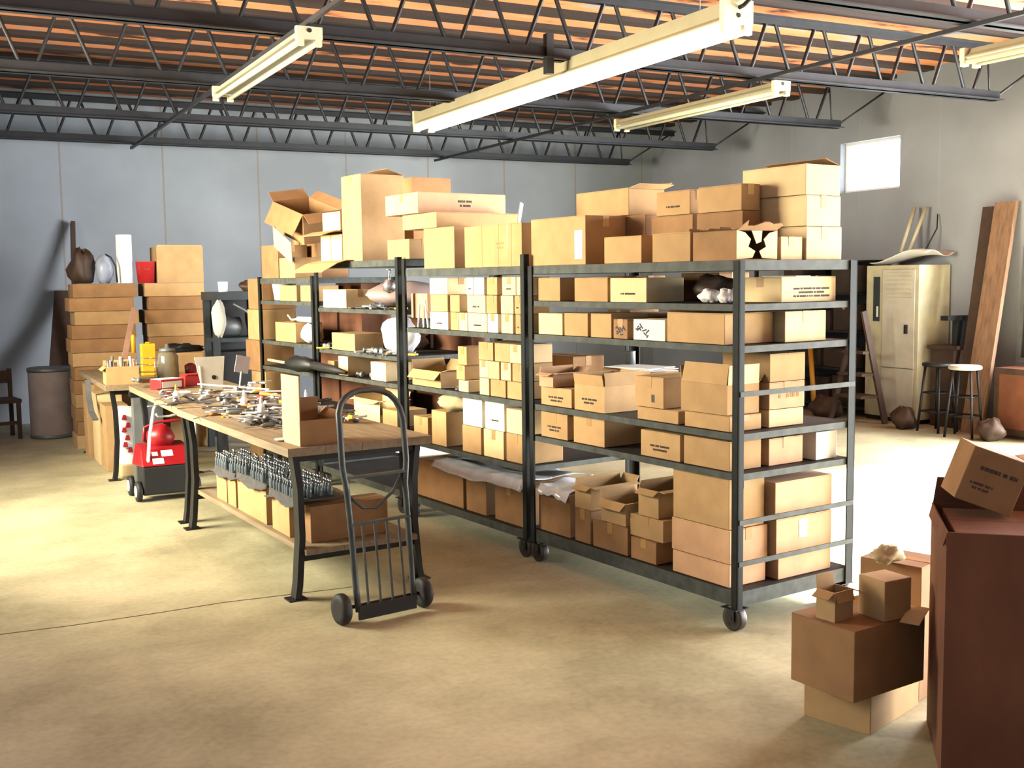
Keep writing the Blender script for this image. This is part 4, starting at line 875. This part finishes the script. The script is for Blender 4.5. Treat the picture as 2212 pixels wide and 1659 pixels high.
for k in range(7):
    tag(MB().mbox(Matrix.Translation((1.98+.04*k, 8.55+.05*math.sin(k*2), .846+.012*k)) @ Matrix.Rotation(k*1.1, 4, 'Z') @ Matrix.Rotation(.35*math.sin(k), 4, 'X'), -.075, .075, -.016, .016, -.004, .004).build('white_scrap', M_WHITE), 'white plastic scrap heaped on the second bench', 'scrap', 'white plastic scraps on the second bench')

# ------------------------------------------------------------------ under the far benches
t = thing('lawn_mower', 'red and black walk-behind machine with white bent handle under the second bench', 'lawn mower', (1.52, 8.95, 0), R(2))
MB().box(-.20, .20, -.17, .06, .05, .275).build('grass_box', M_BLACK, t, .015)
MB().hexa([(-.205, -.17, .277), (.205, -.17, .277), (.205, .25, .24), (-.205, .25, .24), (-.19, -.05, .40), (.19, -.05, .40), (.18, .2, .42), (-.18, .2, .42)]).build('deck', M_RED, t, .012)
lb = MB(); Mf = Matrix.Translation((0, -.172, .277)) @ Matrix.Rotation(R(44), 4, 'X')
lb.mbox(Mf, -.11, -.065, .10, .14, -.006, .003).mbox(Mf, -.04, .05, .09, .155, -.006, .003).mbox(Mf, -.115, -.03, .02, .075, -.006, .003); lb.build('white_labels', M_LABEL, t)
MB().blob((0, .10, .47), (.11, .11, .10), .03, 4, 8).build('engine_shroud', M_RED, t); MB().tube([(-.13, .1, .44), (-.12, .12, .55), (-.02, .13, .585), (.14, .13, .59), (.24, .12, .60)], .012, 8).build('red_hose', M_RED, t)
MB().tube([(-.155, -.14, .26), (-.12, -.08, .50), (-.06, .02, .70), (-.03, .06, .745), (.02, .10, .755)], .013, 10).build('handle', M_WHITE, t)
MB().tube([(-.04, .04, .66), (-.02, .05, .64), (.06, .06, .635), (.22, .07, .665)], .009, 8).build('control_wire', M_WHITE, t)
MB().tube([(.24, .04, .20), (.26, .06, .45), (.28, .10, .68)], .012, 8).build('far_handle', M_WHITE, t)
for x, y in ((-.225, -.10), (.225, -.10), (-.225, .2), (.225, .2)):
    wv = MB().lathe([(.05, -.02), (.078, -.018), (.08, 0), (.078, .018), (.05, .02)], 18, Matrix.Translation((x, y, .08)) @ Matrix.Rotation(R(90), 4, 'Y')).build('wheel', M_BLACK, t)
    MB().lathe([(.045, -.024), (.045, .024)], 14, Matrix.Translation((x, y, .08)) @ Matrix.Rotation(R(90), 4, 'Y')).build('hub', M_PAPER, wv)
t = thing('steel_pedestal', 'dark steel pedestal holding up the far end of the second bench', 'pedestal', (1.40, 9.60, 0), 0); MB().box(0, .10, 0, .12, 0, .74).build('post', M_DULL, t); MB().box(.10, .24, .01, .04, .08, .74).build('side_plate', M_DULL, t); MB().box(-.04, .26, -.04, .16, 0, .012).build('foot', M_IRON, t); MB().box(-.02, .30, .0, .12, .742, .784).build('head', M_IRON, t)
t = thing('print_sack', 'white paper sack with red printed patches under the third bench', 'sack', (1.45, 10.13, 0), R(0))
MB().hexa([(-.11, -.10, .10), (.11, -.12, .08), (.11, .10, .08), (-.11, .10, .08), (-.10, -.08, .62), (.10, -.08, .60), (.10, .08, .60), (-.10, .08, .62)]).build('sack', M_LABEL, t, .02)
sp_ = MB(); rr = random.Random(4)
for (x, z) in ((-.07, .53), (-.04, .46), (-.075, .42), (-.05, .35), (-.07, .29), (-.03, .24), (.085, .40), (.085, .33)):
    sp_.hexa([(x-.022, -.122-.0, z-.02), (x+.022, -.122, z-.02), (x+.022, -.09, z-.02), (x-.022, -.09, z-.02), (x-.01, -.117, z+.022), (x+.014, -.117, z+.022), (x+.014, -.09, z+.022), (x-.01, -.09, z+.022)])
sp_.build('red_print', M_REDP, t)
MB().hexa([(-.12, -.11, 0), (.12, -.13, 0), (.12, .11, 0), (-.12, .11, 0), (-.115, -.115, .12), (.115, -.135, .10), (.11, .10, .10), (-.11, .10, .12)]).build('kraft_base', CARD['l'], t, .015)
for k, (x, y, w_, d, h, lab, tint) in enumerate(((1.27, 10.58, .20, .36, .60, 'tall brown paper carton behind the red-printed sack', 'k'), (1.26, 11.05, .22, .45, .66, 'brown carton under the far end of the third bench', 'l'), (1.22, 11.48, .2, .30, .72, 'tall narrow carton at the far left under the third bench', 'k'))):
    carton(lab, (x+w_/2, y, 0), 0, w_, d, h, tint, '', seed=100+k)
o = MB().strip([(1.19, 10.9, .80), (1.185, 10.8, .64), (1.19, 10.7, .52), (1.21, 10.6, .46)], .05, .02, (1, 0, 0)).build('grey_duct', M_DULL); tag(o, 'bent grey strap hanging under the third bench', 'strap')
# ------------------------------------------------------------------ flat carton stacks and their toppings at the back
zz = .0; rs = random.Random(5)
NTH = ['bottom', 'second from bottom', 'third from bottom', 'fourth from bottom', 'fifth from bottom', 'sixth from bottom', 'sixth from top', 'fifth from top', 'fourth from top', 'third from top', 'second from top', 'topmost']
offL = [0, .02, 0, .01, 0, .02, .0, -.02, .0, .05, -.01, .04]; offR = [0, 0, .01, 0, .02, 0, .02, .04, .03, .0, .05, .0]
for k in range(12):
    for s, (x0, x1, off, lab) in enumerate(((1.16, 1.84, offL[k], 'left'), (1.90, 2.56, offR[k], 'right'))):
        carton('%s flat brown carton in the %s stack at the back' % (NTH[k], lab), ((x0+x1)/2+off*.8, 12.25+.01*((k*3) % 4), k*.1415), 0, x1-x0-.05, .46, .138, 'd' if (k+s) % 3 else 'k', '', seed=110+k*2+s, group='flat cartons in two stacks at the back')
ZS = 12*.1415
t = carton('square brown carton standing open on the right flat carton stack', (2.30, 12.25, ZS), 0, .48, .40, .38, 'k', 'open', seed=140, flaps=[('y-', .02, 10)])
t = thing('paper_roll', 'tall white roll standing on the left flat carton stack', 'roll', (1.75, 12.15, ZS)); MB().lathe([(.078, 0), (.08, .005), (.08, .50), (.078, .505), (.03, .505), (.03, .49)], 20).build('roll', M_WHITE, t); MB().lathe([(.026, .02), (.026, .507)], 12).build('core', CARD['k'], t)
t = thing('red_bucket', 'red bucket on the flat carton stacks by the white roll', 'bucket', (1.955, 12.12, ZS)); MB().lathe([(.085, 0), (.10, .22), (.105, .225), (.097, .22), (.08, .01)], 20).build('pail', M_REDP, t); MB().tube([(.1, 0, .2), (.08, -.05, .16), (0, -.11, .14), (-.08, -.05, .16), (-.1, 0, .2)], .003, 5).build('bail', M_DULL, t)
bag('grey_sack', 'blue-grey plastic sack left of the white roll', (1.55, 12.2, ZS+.14), (.085, .1, .16), mat('blue_grey_film', (150, 158, 176), .35), 31, .06, flat=-.138)
bag('dark_bundle', 'dark brown rough bundle at the left end of the flat carton stack', (1.34, 12.28, ZS+.15), (.13, .15, .21), M_DARKWOOD, 33, .10, 'bundle', flat=-.148)
tag(MB().tube([(1.56, 12.10, ZS+.30), (1.60, 12.05, ZS+.27), (1.645, 12.05, ZS+.18), (1.655, 12.05, ZS+.01)], .009, 8).build('black_hose', M_BLACK), 'short black hose curling down beside the white roll', 'hose')
tag(MB().bar((1.36, 13.7, 0), (1.505, 14.5, 2.450), .05, .09, (0, 1, 0)).build('leaning_pole', M_DARKWOOD), 'dark pole leaning upright behind the flat carton stacks', 'pole')
tag(MB().hexa([(1.0, 13.62, 0), (1.32, 13.62, 0), (1.32, 13.66, 0), (1.0, 13.66, 0), (1.26, 14.5, 1.62), (1.44, 14.5, 1.62), (1.44, 14.54, 1.62), (1.26, 14.54, 1.62)]).build('shadow_board', M_DARKWOOD), 'dark slanted board standing for the shadow between drum and carton stacks', 'board')  # dark board added in place of the slanted shadow behind the drum
t = thing('fibre_drum', 'grey fibre drum standing by the back wall at far left', 'drum', (1.055, 13.2, 0)); MB().lathe([(.225, 0), (.232, .02), (.232, .74), (.235, .76)], 28).build('barrel', M_DRUM, t); MB().lathe([(.238, .735), (.242, .745), (.242, .775), (.23, .78), (.05, .775)], 28).build('lid', M_DULL, t); MB().lathe([(.235, .0), (.240, .01), (.240, .035), (.234, .04)], 28).build('base_hoop', M_DULL, t)
t = thing('wooden_chair', 'dark wooden chair at the far left edge by the drum', 'chair', (.50, 13.35, 0), R(10))
MB().box(-.22, .22, -.2, .2, .40, .44).build('seat', M_DARKWOOD, t)
for x in (-.19, .19):
    for y in (-.17, .17): MB().box(x-.02, x+.02, y-.02, y+.02, 0, .40 if y < 0 else .76).build('leg', M_DARKWOOD, t)
MB().box(-.19, .19, .155, .18, .60, .74).build('back_rail', M_DARKWOOD, t); MB().box(-.19, .19, -.18, -.165, .16, .20).build('stretcher', M_DARKWOOD, t)
# dark machine stand behind the benches
t = thing('machine_stand', 'dark steel machine stand with motor behind the benches', 'machine', (2.66, 11.25, 0), R(0))
MB().box(-.27, .27, -.25, .25, 1.52, 1.60).build('top_plate', M_MACH, t)
for x in (-.23, .23):
    for y in (-.21, .21): MB().box(x-.03, x+.03, y-.03, y+.03, 0, 1.52).build('post', M_MACH, t)
MB().box(-.22, .22, .20, .215, .1, 1.52).build('back_panel', M_IRON, t); MB().box(-.2, .2, -.2, .19, .3, 1.0).build('cupboard', M_IRON, t); MB().box(-.25, .25, -.23, .23, 1.10, 1.14).build('machine_bed', M_MACH, t); MB().lathe([(.08, -.13), (.095, -.12), (.095, .12), (.08, .13)], 18, Matrix.Translation((-.08, -.05, 1.25)) @ Matrix.Rotation(R(90), 4, 'Y')).build('motor', M_DULL, t)
MB().lathe([(.09, -.02), (.135, -.02), (.135, .02), (.09, .02)], 22, Matrix.Translation((.14, -.12, 1.28)) @ Matrix.Rotation(R(80), 4, 'Y')).build('flywheel', M_IRON, t); MB().tube([(-.05, -.2, 1.48), (.05, -.22, 1.42), (.16, -.2, 1.34), (.2, -.16, 1.2)], .012, 6).build('cable', M_DULL, t)
bag('rag_bundle', 'black rag bundle set against the right side of the machine stand', (2.985, 11.06, 1.36), (.05, .08, .11), M_BLACK, 37, .1, 'bundle')  # bundle set beside the post
o = MB().lathe([(.045, 0), (.05, .10), (.046, .10), (.04, .01)], 14).build('white_cup', M_WHITE); o.location = (2.53, 11.12, 1.6005); tag(o, 'white cup standing on the dark machine stand', 'cup')
bag('dark_cloth', 'dark purplish cloth heaped on the machine stand top', (2.80, 11.15, 1.652), (.09, .09, .06), M_DARKWOOD, 39, .12, 'cloth', flat=-.05)
bag('long_white_bag', 'long white plastic bag set against the front of the machine stand', (2.44, 10.945, 1.34), (.07, .05, .18), M_GREY, 41, .05)  # bag set close before the post, nothing built to carry it
carton('tall brown carton standing right of the third bench, under a tangle of wires', (2.22, 11.70, 0), 0, .36, .30, .98, 'k', '', seed=148)
bag('wire_tangle', 'dark tangle of wires on the tall carton right of third bench', (2.22, 11.70, 1.012), (.20, .07, .05), M_IRON, 43, .2, 'wires', flat=-.03)
for k in range(6):
    carton('%s brown carton in the column left of the fourth rack' % NTH[k if k < 5 else 11], rk(6.30+.02*(k % 2), .20+.02*(k % 3), k*.288), TURN, .34, .36, .285, 'd' if k % 2 else 'k', '', seed=150+k, group='column of cartons left of the fourth rack')

# ------------------------------------------------------------------ hand truck
M_TRUCK = mat('worn_truck_steel', (66, 72, 72), 0.5, 0.5, noise=0.25, scale=12)
t = thing('hand_truck', 'old steel hand truck standing upright at the end of the nearest bench', 'hand truck', (1.92, 5.12, 0), R(9))
b = MB(); hx = .172
path = [(-hx+.01, -.02, .06), (-hx+.01, .0, .16), (-hx+.008, .03, .45), (-hx+.004, .06, .66), (-hx-.012, .07, .78), (-hx-.010, .09, .98)]
arc = [(-hx-.004, .11, 1.04), (-hx+.016, .122, 1.085), (-hx+.045, .13, 1.115), (-hx+.085, .137, 1.135), (-hx+.13, .14, 1.145), (hx-.13, .14, 1.145), (hx-.085, .137, 1.135), (hx-.045, .13, 1.115), (hx-.016, .122, 1.085), (hx+.004, .11, 1.04)]
path2 = [(-x, y, z) for x, y, z in reversed(path)]
b.tube(path+arc+path2, .016, 10).build('frame_tube', M_TRUCK, t)
MB().tube([(-hx+.0, .06, .64), (-.08, .065, .56), (0, .07, .55), (.10, .07, .62), (hx+.008, .075, .74)], .009, 8).build('brace', M_TRUCK, t)
for z, y in ((.49, .033), (.72, .066)): MB().bar((-hx, y, z), (hx, y, z), .03, .012).build('cross_bar', M_TRUCK, t)
for x in (-.10, -.03, .04, .11): MB().bar((x, .036, .48), (x, -.01, .08), .012, .006, (0, 1, 0)).build('slat', M_TRUCK, t)
MB().hexa([(-.20, -.03, 0.004), (.20, -.03, .004), (.20, -.20, .004), (-.20, -.20, .004), (-.20, -.03, .012), (.20, -.03, .012), (.20, -.20, .010), (-.20, -.20, .010)]).build('toe_plate', M_TRUCK, t) if False else MB().box(-.165, .165, -.035, -.02, .02, .09).build('toe_plate', M_IRON, t)
MB().tube([(-.235, .02, .078), (.235, .02, .078)], .010, 8).build('axle', M_IRON, t)
for s in (-1, 1):
    wv = MB().lathe([(.045, -.025), (.07, -.024), (.078, -.012), (.078, .012), (.07, .024), (.045, .025)], 22, Matrix.Translation((s*.235, .02, .078)) @ Matrix.Rotation(R(90), 4, 'Y')).build('wheel', M_BLACK, t)
    MB().lathe([(.045, -.016), (.045, .016)], 16, Matrix.Translation((s*.235, .02, .078)) @ Matrix.Rotation(R(90), 4, 'Y')).build('hub', M_IRON, wv)

# ------------------------------------------------------------------ cartons in the right foreground
def crot(x, y, z, yaw): return (x, y, z), yaw
Yw = R(17.5)
def corner_box(label, nx, ny, z, yaw, lx, ly, h, tint, opt='', seed=0, **k):
    """nx, ny = the corner nearest the camera on the left front; lx to the right, ly away"""
    c, s_ = math.cos(yaw), math.sin(yaw); x = nx+lx/2*c-ly/2*s_; y = ny+lx/2*s_+ly/2*c
    return carton(label, (x, y, z), yaw, lx, ly, h, tint, opt, seed, **k)
corner_box('low carton on the floor under the foreground carton stack at right', 2.962, 2.866, 0, Yw, .40, .275, .168, 'k', seed=200)
corner_box('big brown carton on the low carton, right foreground stack', 2.822, 2.812, .1685, R(6), .40, .295, .262, 'd', seed=201, opt='')
corner_box('small open carton with bent flaps on the foreground stack', 2.835, 2.925, .4315, R(8), .105, .085, .11, 'k', 'open', seed=202, flaps=[('x-', .04, 120), ('y+', .05, 5), ('x+', .05, 110), ('y-', .04, 160)])
corner_box('upright carton standing behind the small open one, right foreground', 2.993, 2.839, .4315, R(0), .135, .13, .155, 'k', seed=203)
bag('crumpled_paper', 'crumpled brown paper behind the upright foreground carton', (3.30, 3.12, .585), (.07, .05, .035), M_KPAPER, 51, .16, 'paper')
corner_box('dark carton filling the gap beside the big foreground carton', 3.37, 3.01, 0, Yw, .22, .26, .545, 'd', seed=206)
tag(MB().mbox(Matrix.Translation((3.10, 2.80, .448)) @ Matrix.Rotation(R(25), 4, 'Z') @ Matrix.Rotation(R(-16), 4, 'Y'), -.05, .07, -.035, .035, -.002, .002).build('cardboard_flap', CARD['l']), 'loose pale cardboard scrap on the foreground stack', 'cardboard')
GY = R(-43)
t = corner_box('largest dark carton in the right foreground, cut by the frame', 2.912, 2.50, 0, GY, .80, .50, .845, 'r', 'open', seed=204, flaps=[('y+', .10, -8), ('x+', .12, 100), ('x-', .05, 165), ('y-', .03, 178)])
corner_box('plain carton packed inside the largest dark foreground carton', 2.912+.03*math.cos(GY)-.03*math.sin(GY), 2.50+.03*math.sin(GY)+.03*math.cos(GY), .006, GY, .62, .40, .834, 'r', seed=207)
MB().bar((-.15, -.252, .838), (.40, -.252, .838), .004, .014, (0, 0, 1)).build('torn_edge', M_SHINY, t)
t = carton('tilted printed carton lying across the largest foreground carton', (3.0, 2.56, .88), R(-8), .20, .20, .20, 'd', '', seed=205)
_MH = Matrix.Rotation(R(-36), 4, 'Z') @ Matrix.Rotation(R(20), 4, 'Y'); t.matrix_world = Matrix.Translation(Vector((3.265, 2.536, 0.848))-_MH @ Vector((.10, -.10, 0))) @ _MH
dashes(fM('y', .20, .20, .20, .01, .03), .13, .026, 1, t, seed=5); dashes(fM('y', .20, .20, .20, -.03, -.035), .08, .032, 2, t, seed=8); flap(t, CARD['l'], .20, .20, .20, 'x+', .08, 60)

# ------------------------------------------------------------------ along the right wall
t = thing('metal_cabinet', 'tall yellowed metal cabinet standing against the right wall', 'cabinet', (9.63, 8.74, 0), 0)
MB().box(.012, .50, 0, .78, .05, 1.79).build('body', M_CAB, t, .006); MB().box(.02, .5, .02, .76, 0, .05).build('plinth', M_IRON, t)
d = MB().box(0, .012, .05, .52, .10, 1.74).build('door', M_CABDOOR, t, .003)
b = MB()
for k in range(5): b.box(-.006, .0, .10, .46, 1.46+.05*k, 1.475+.05*k)
b.box(-.004, 0, .08, .48, 1.42, 1.43).box(-.004, 0, .08, .48, 1.70, 1.71).build('louvre', M_CAB, d)
MB().box(-.03, 0, .14, .17, 1.02, 1.12).build('handle', M_IRON, d); MB().box(-.003, 0, .05, .52, .62, .63).build('seam', M_DULL, d)
MB().box(0, .012, .57, .66, 1.15, 1.66).build('dark_slot', M_MACH, t); MB().box(-.01, .0, .58, .60, 1.20, 1.32).build('slot_handle', M_WHITE, t)
def drape(u, v):
    x = 9.66+.46*v; y = 8.66+.84*u; return (x, y, 1.80+.10+.05*math.sin(u*5+.5)*(1-.5*v)+.03*math.sin(v*7+u*3)-.045*(1-v)*u)
tag(MB().sheet(22, 14, drape, .003).build('plastic_sheet', M_PAPER), 'whitish plastic sheet draped over the top of the metal cabinet', 'plastic sheet')
for k, (a, c) in enumerate((((9.80, 9.16, 1.93), (10.05, 9.20, 2.45)), ((9.84, 9.08, 1.93), (10.08, 9.06, 2.45)))):
    tag(MB().tube([a, c], .022, 10).build('lamp_tube', M_TUBE), ('left' if k == 0 else 'right')+' of two white tubes leaning on top of the cabinet', 'tube')
tag(MB().tube([(9.9, 8.92, 1.92), (10.08, 8.9, 2.2), (10.12, 8.93, 2.36)], .008, 6).build('wire', M_IRON), 'thin dark wire rising behind the cabinet top', 'wire')
t = thing('step_ladder', 'dark wooden step ladder standing in front of the metal cabinet', 'ladder', (9.20, 9.05, 0), 0)
for y in (-.05, .40):
    MB().bar((.24, y, 0), (-.02 if y < 0 else -.02, y+(.10 if y < 0 else -.06), 1.28), .03, .075, (1, 0, 0)).build('side_rail', M_DARKWOOD, t) if y < 0 else MB().bar((-.14, y+.02, 0), (.06, y-.1, 1.05), .03, .06, (1, 0, 0)).build('side_rail', M_DARKWOOD, t)
for k, z in enumerate((.30, .55, .80)): MB().box(-.06+.03*k-.06, .16-.05*k, -.03+.02*k, .40-.03*k, z, z+.03).build('step', M_DARKWOOD, t)
def stool(label, loc, rz, m):
    t = thing('bar_stool', label, 'stool', loc, rz, 'stools by the right wall')
    MB().lathe([(.15, .70), (.165, .71), (.165, .735), (.15, .745)], 20).build('seat', m, t)
    for k in range(4):
        a = R(45+90*k); c, s_ = math.cos(a), math.sin(a); MB().tube([(c*.13, s_*.13, .70), (c*.20, s_*.20, 0)], .014, 8).build('leg', M_IRON, t)
    for z, r_ in ((.22, .178), (.42, .16)):
        pts = [(math.cos(R(45+90*k))*r_, math.sin(R(45+90*k))*r_, z) for k in range(5)]; MB().tube(pts, .009, 6).build('rung', M_IRON, t)
    return t
stool('black stool in front of the metal cabinet, nearer of two', (9.45, 8.28, 0), 0, M_IRON)
stool('stool with a pale seat beside the leaning planks', (9.36, 7.86, 0), R(20), M_GREY)
tag(MB().hexa([(9.62, 7.86, 0), (9.67, 7.86, 0), (9.67, 8.12, 0), (9.62, 8.12, 0), (10.06, 7.86, 2.44), (10.11, 7.86, 2.44), (10.11, 8.12, 2.44), (10.06, 8.12, 2.44)]).build('leaning_plank', M_PLANK), 'wide weathered plank leaning against the right wall', 'plank')
tag(MB().hexa([(9.72, 8.15, 0), (9.77, 8.15, 0), (9.77, 8.30, 0), (9.72, 8.30, 0), (10.08, 8.14, 2.40), (10.13, 8.14, 2.40), (10.13, 8.29, 2.40), (10.08, 8.29, 2.40)]).build('leaning_plank', M_DARKWOOD), 'darker plank leaning behind the wide weathered plank', 'plank')
t = thing('storage_shelf', 'dark cluttered storage shelf against the right wall behind the nearest rack', 'shelf', (9.55, 9.62, 0), 0)
for x in (0, .52):
    for y in (0, 1.75): MB().box(x, x+.04, y, y+.04, 0, 1.86).build('post', M_IRON, t)
for z in (.12, .55, 1.0, 1.45, 1.84): MB().box(0, .56, 0, 1.79, z, z+.02).build('shelf', M_IRON, t)
MB().box(.55, .56, 0, 1.79, .12, 1.86).build('back_panel', M_IRON, t)
rs = random.Random(8)
for i, z in enumerate((.141, .571, 1.021, 1.471)):
    y = 9.68
    for k in range(3):
        w_ = rs.uniform(.3, .5); h = rs.uniform(.2, .34)
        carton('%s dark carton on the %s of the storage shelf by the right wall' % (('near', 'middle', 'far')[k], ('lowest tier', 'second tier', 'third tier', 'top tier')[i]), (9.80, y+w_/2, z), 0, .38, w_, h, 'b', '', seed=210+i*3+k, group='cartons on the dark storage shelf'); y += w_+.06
t = thing('low_bench', 'low dark bench beside the cabinet along the right wall', 'bench', (9.72, 8.34, 0), 0); MB().box(.02, .40, 0, .36, .86, .90).build('top', M_DARKWOOD, t); MB().box(.06, .38, .03, .33, .0, .86).build('base', M_DARKWOOD, t); MB().box(.10, .38, .05, .09, .90, 1.18).build('upright', M_IRON, t); MB().box(-.05, .40, .02, .12, 1.18, 1.23).build('vise_bar', M_IRON, t)
for k, (x, y, r_, lab) in enumerate(((9.25, 9.75, (.16, .2, .14), 'dark sack on the floor left of the step ladder'), (9.30, 8.60, (.12, .14, .13), 'dark sack on the floor at the foot of the cabinet'), (9.30, 10.95, (.15, .25, .2), 'dark sack on the floor before the storage shelf'), (9.36, 7.52, (.12, .13, .12), 'dark sack on the floor at the foot of the planks'))):
    bag('dark_sack', lab, (x, y, r_[2]*.9), r_, M_DARKWOOD, 60+k, .1, 'sack', flat=-r_[2]*.9)
t = thing('wooden_crate', 'red-brown wooden crate at the right edge by the planks', 'crate', (9.62, 7.10, 0), 0)
MB().box(0, .46, 0, .60, .04, .72).build('box', mat('redbrown_wood', (112, 66, 44), .7, noise=.2), t)
b = MB()
for y in (0, .55): b.box(-.015, 0, y, y+.05, .04, .72)
for z in (.04, .66): b.box(-.015, 0, .05, .55, z, z+.06)
b.build('batten', M_DARKWOOD, t)
t = thing('screen_door', 'grey framed screen leaning on the right wall above the crate', 'screen', (10.06, 7.1, .74), 0); t.rotation_euler = (0, R(3), 0)
for y0, y1, z0, z1 in ((0, .05, 0, 1.22), (.65, .70, 0, 1.22), (.05, .65, 0, .06), (.05, .65, 1.16, 1.22)): MB().box(0, .03, y0, y1, z0, z1).build('frame_bar', M_DULL, t)
MB().box(.012, .018, .05, .65, .06, 1.16).build('mesh_panel', M_MACH, t)
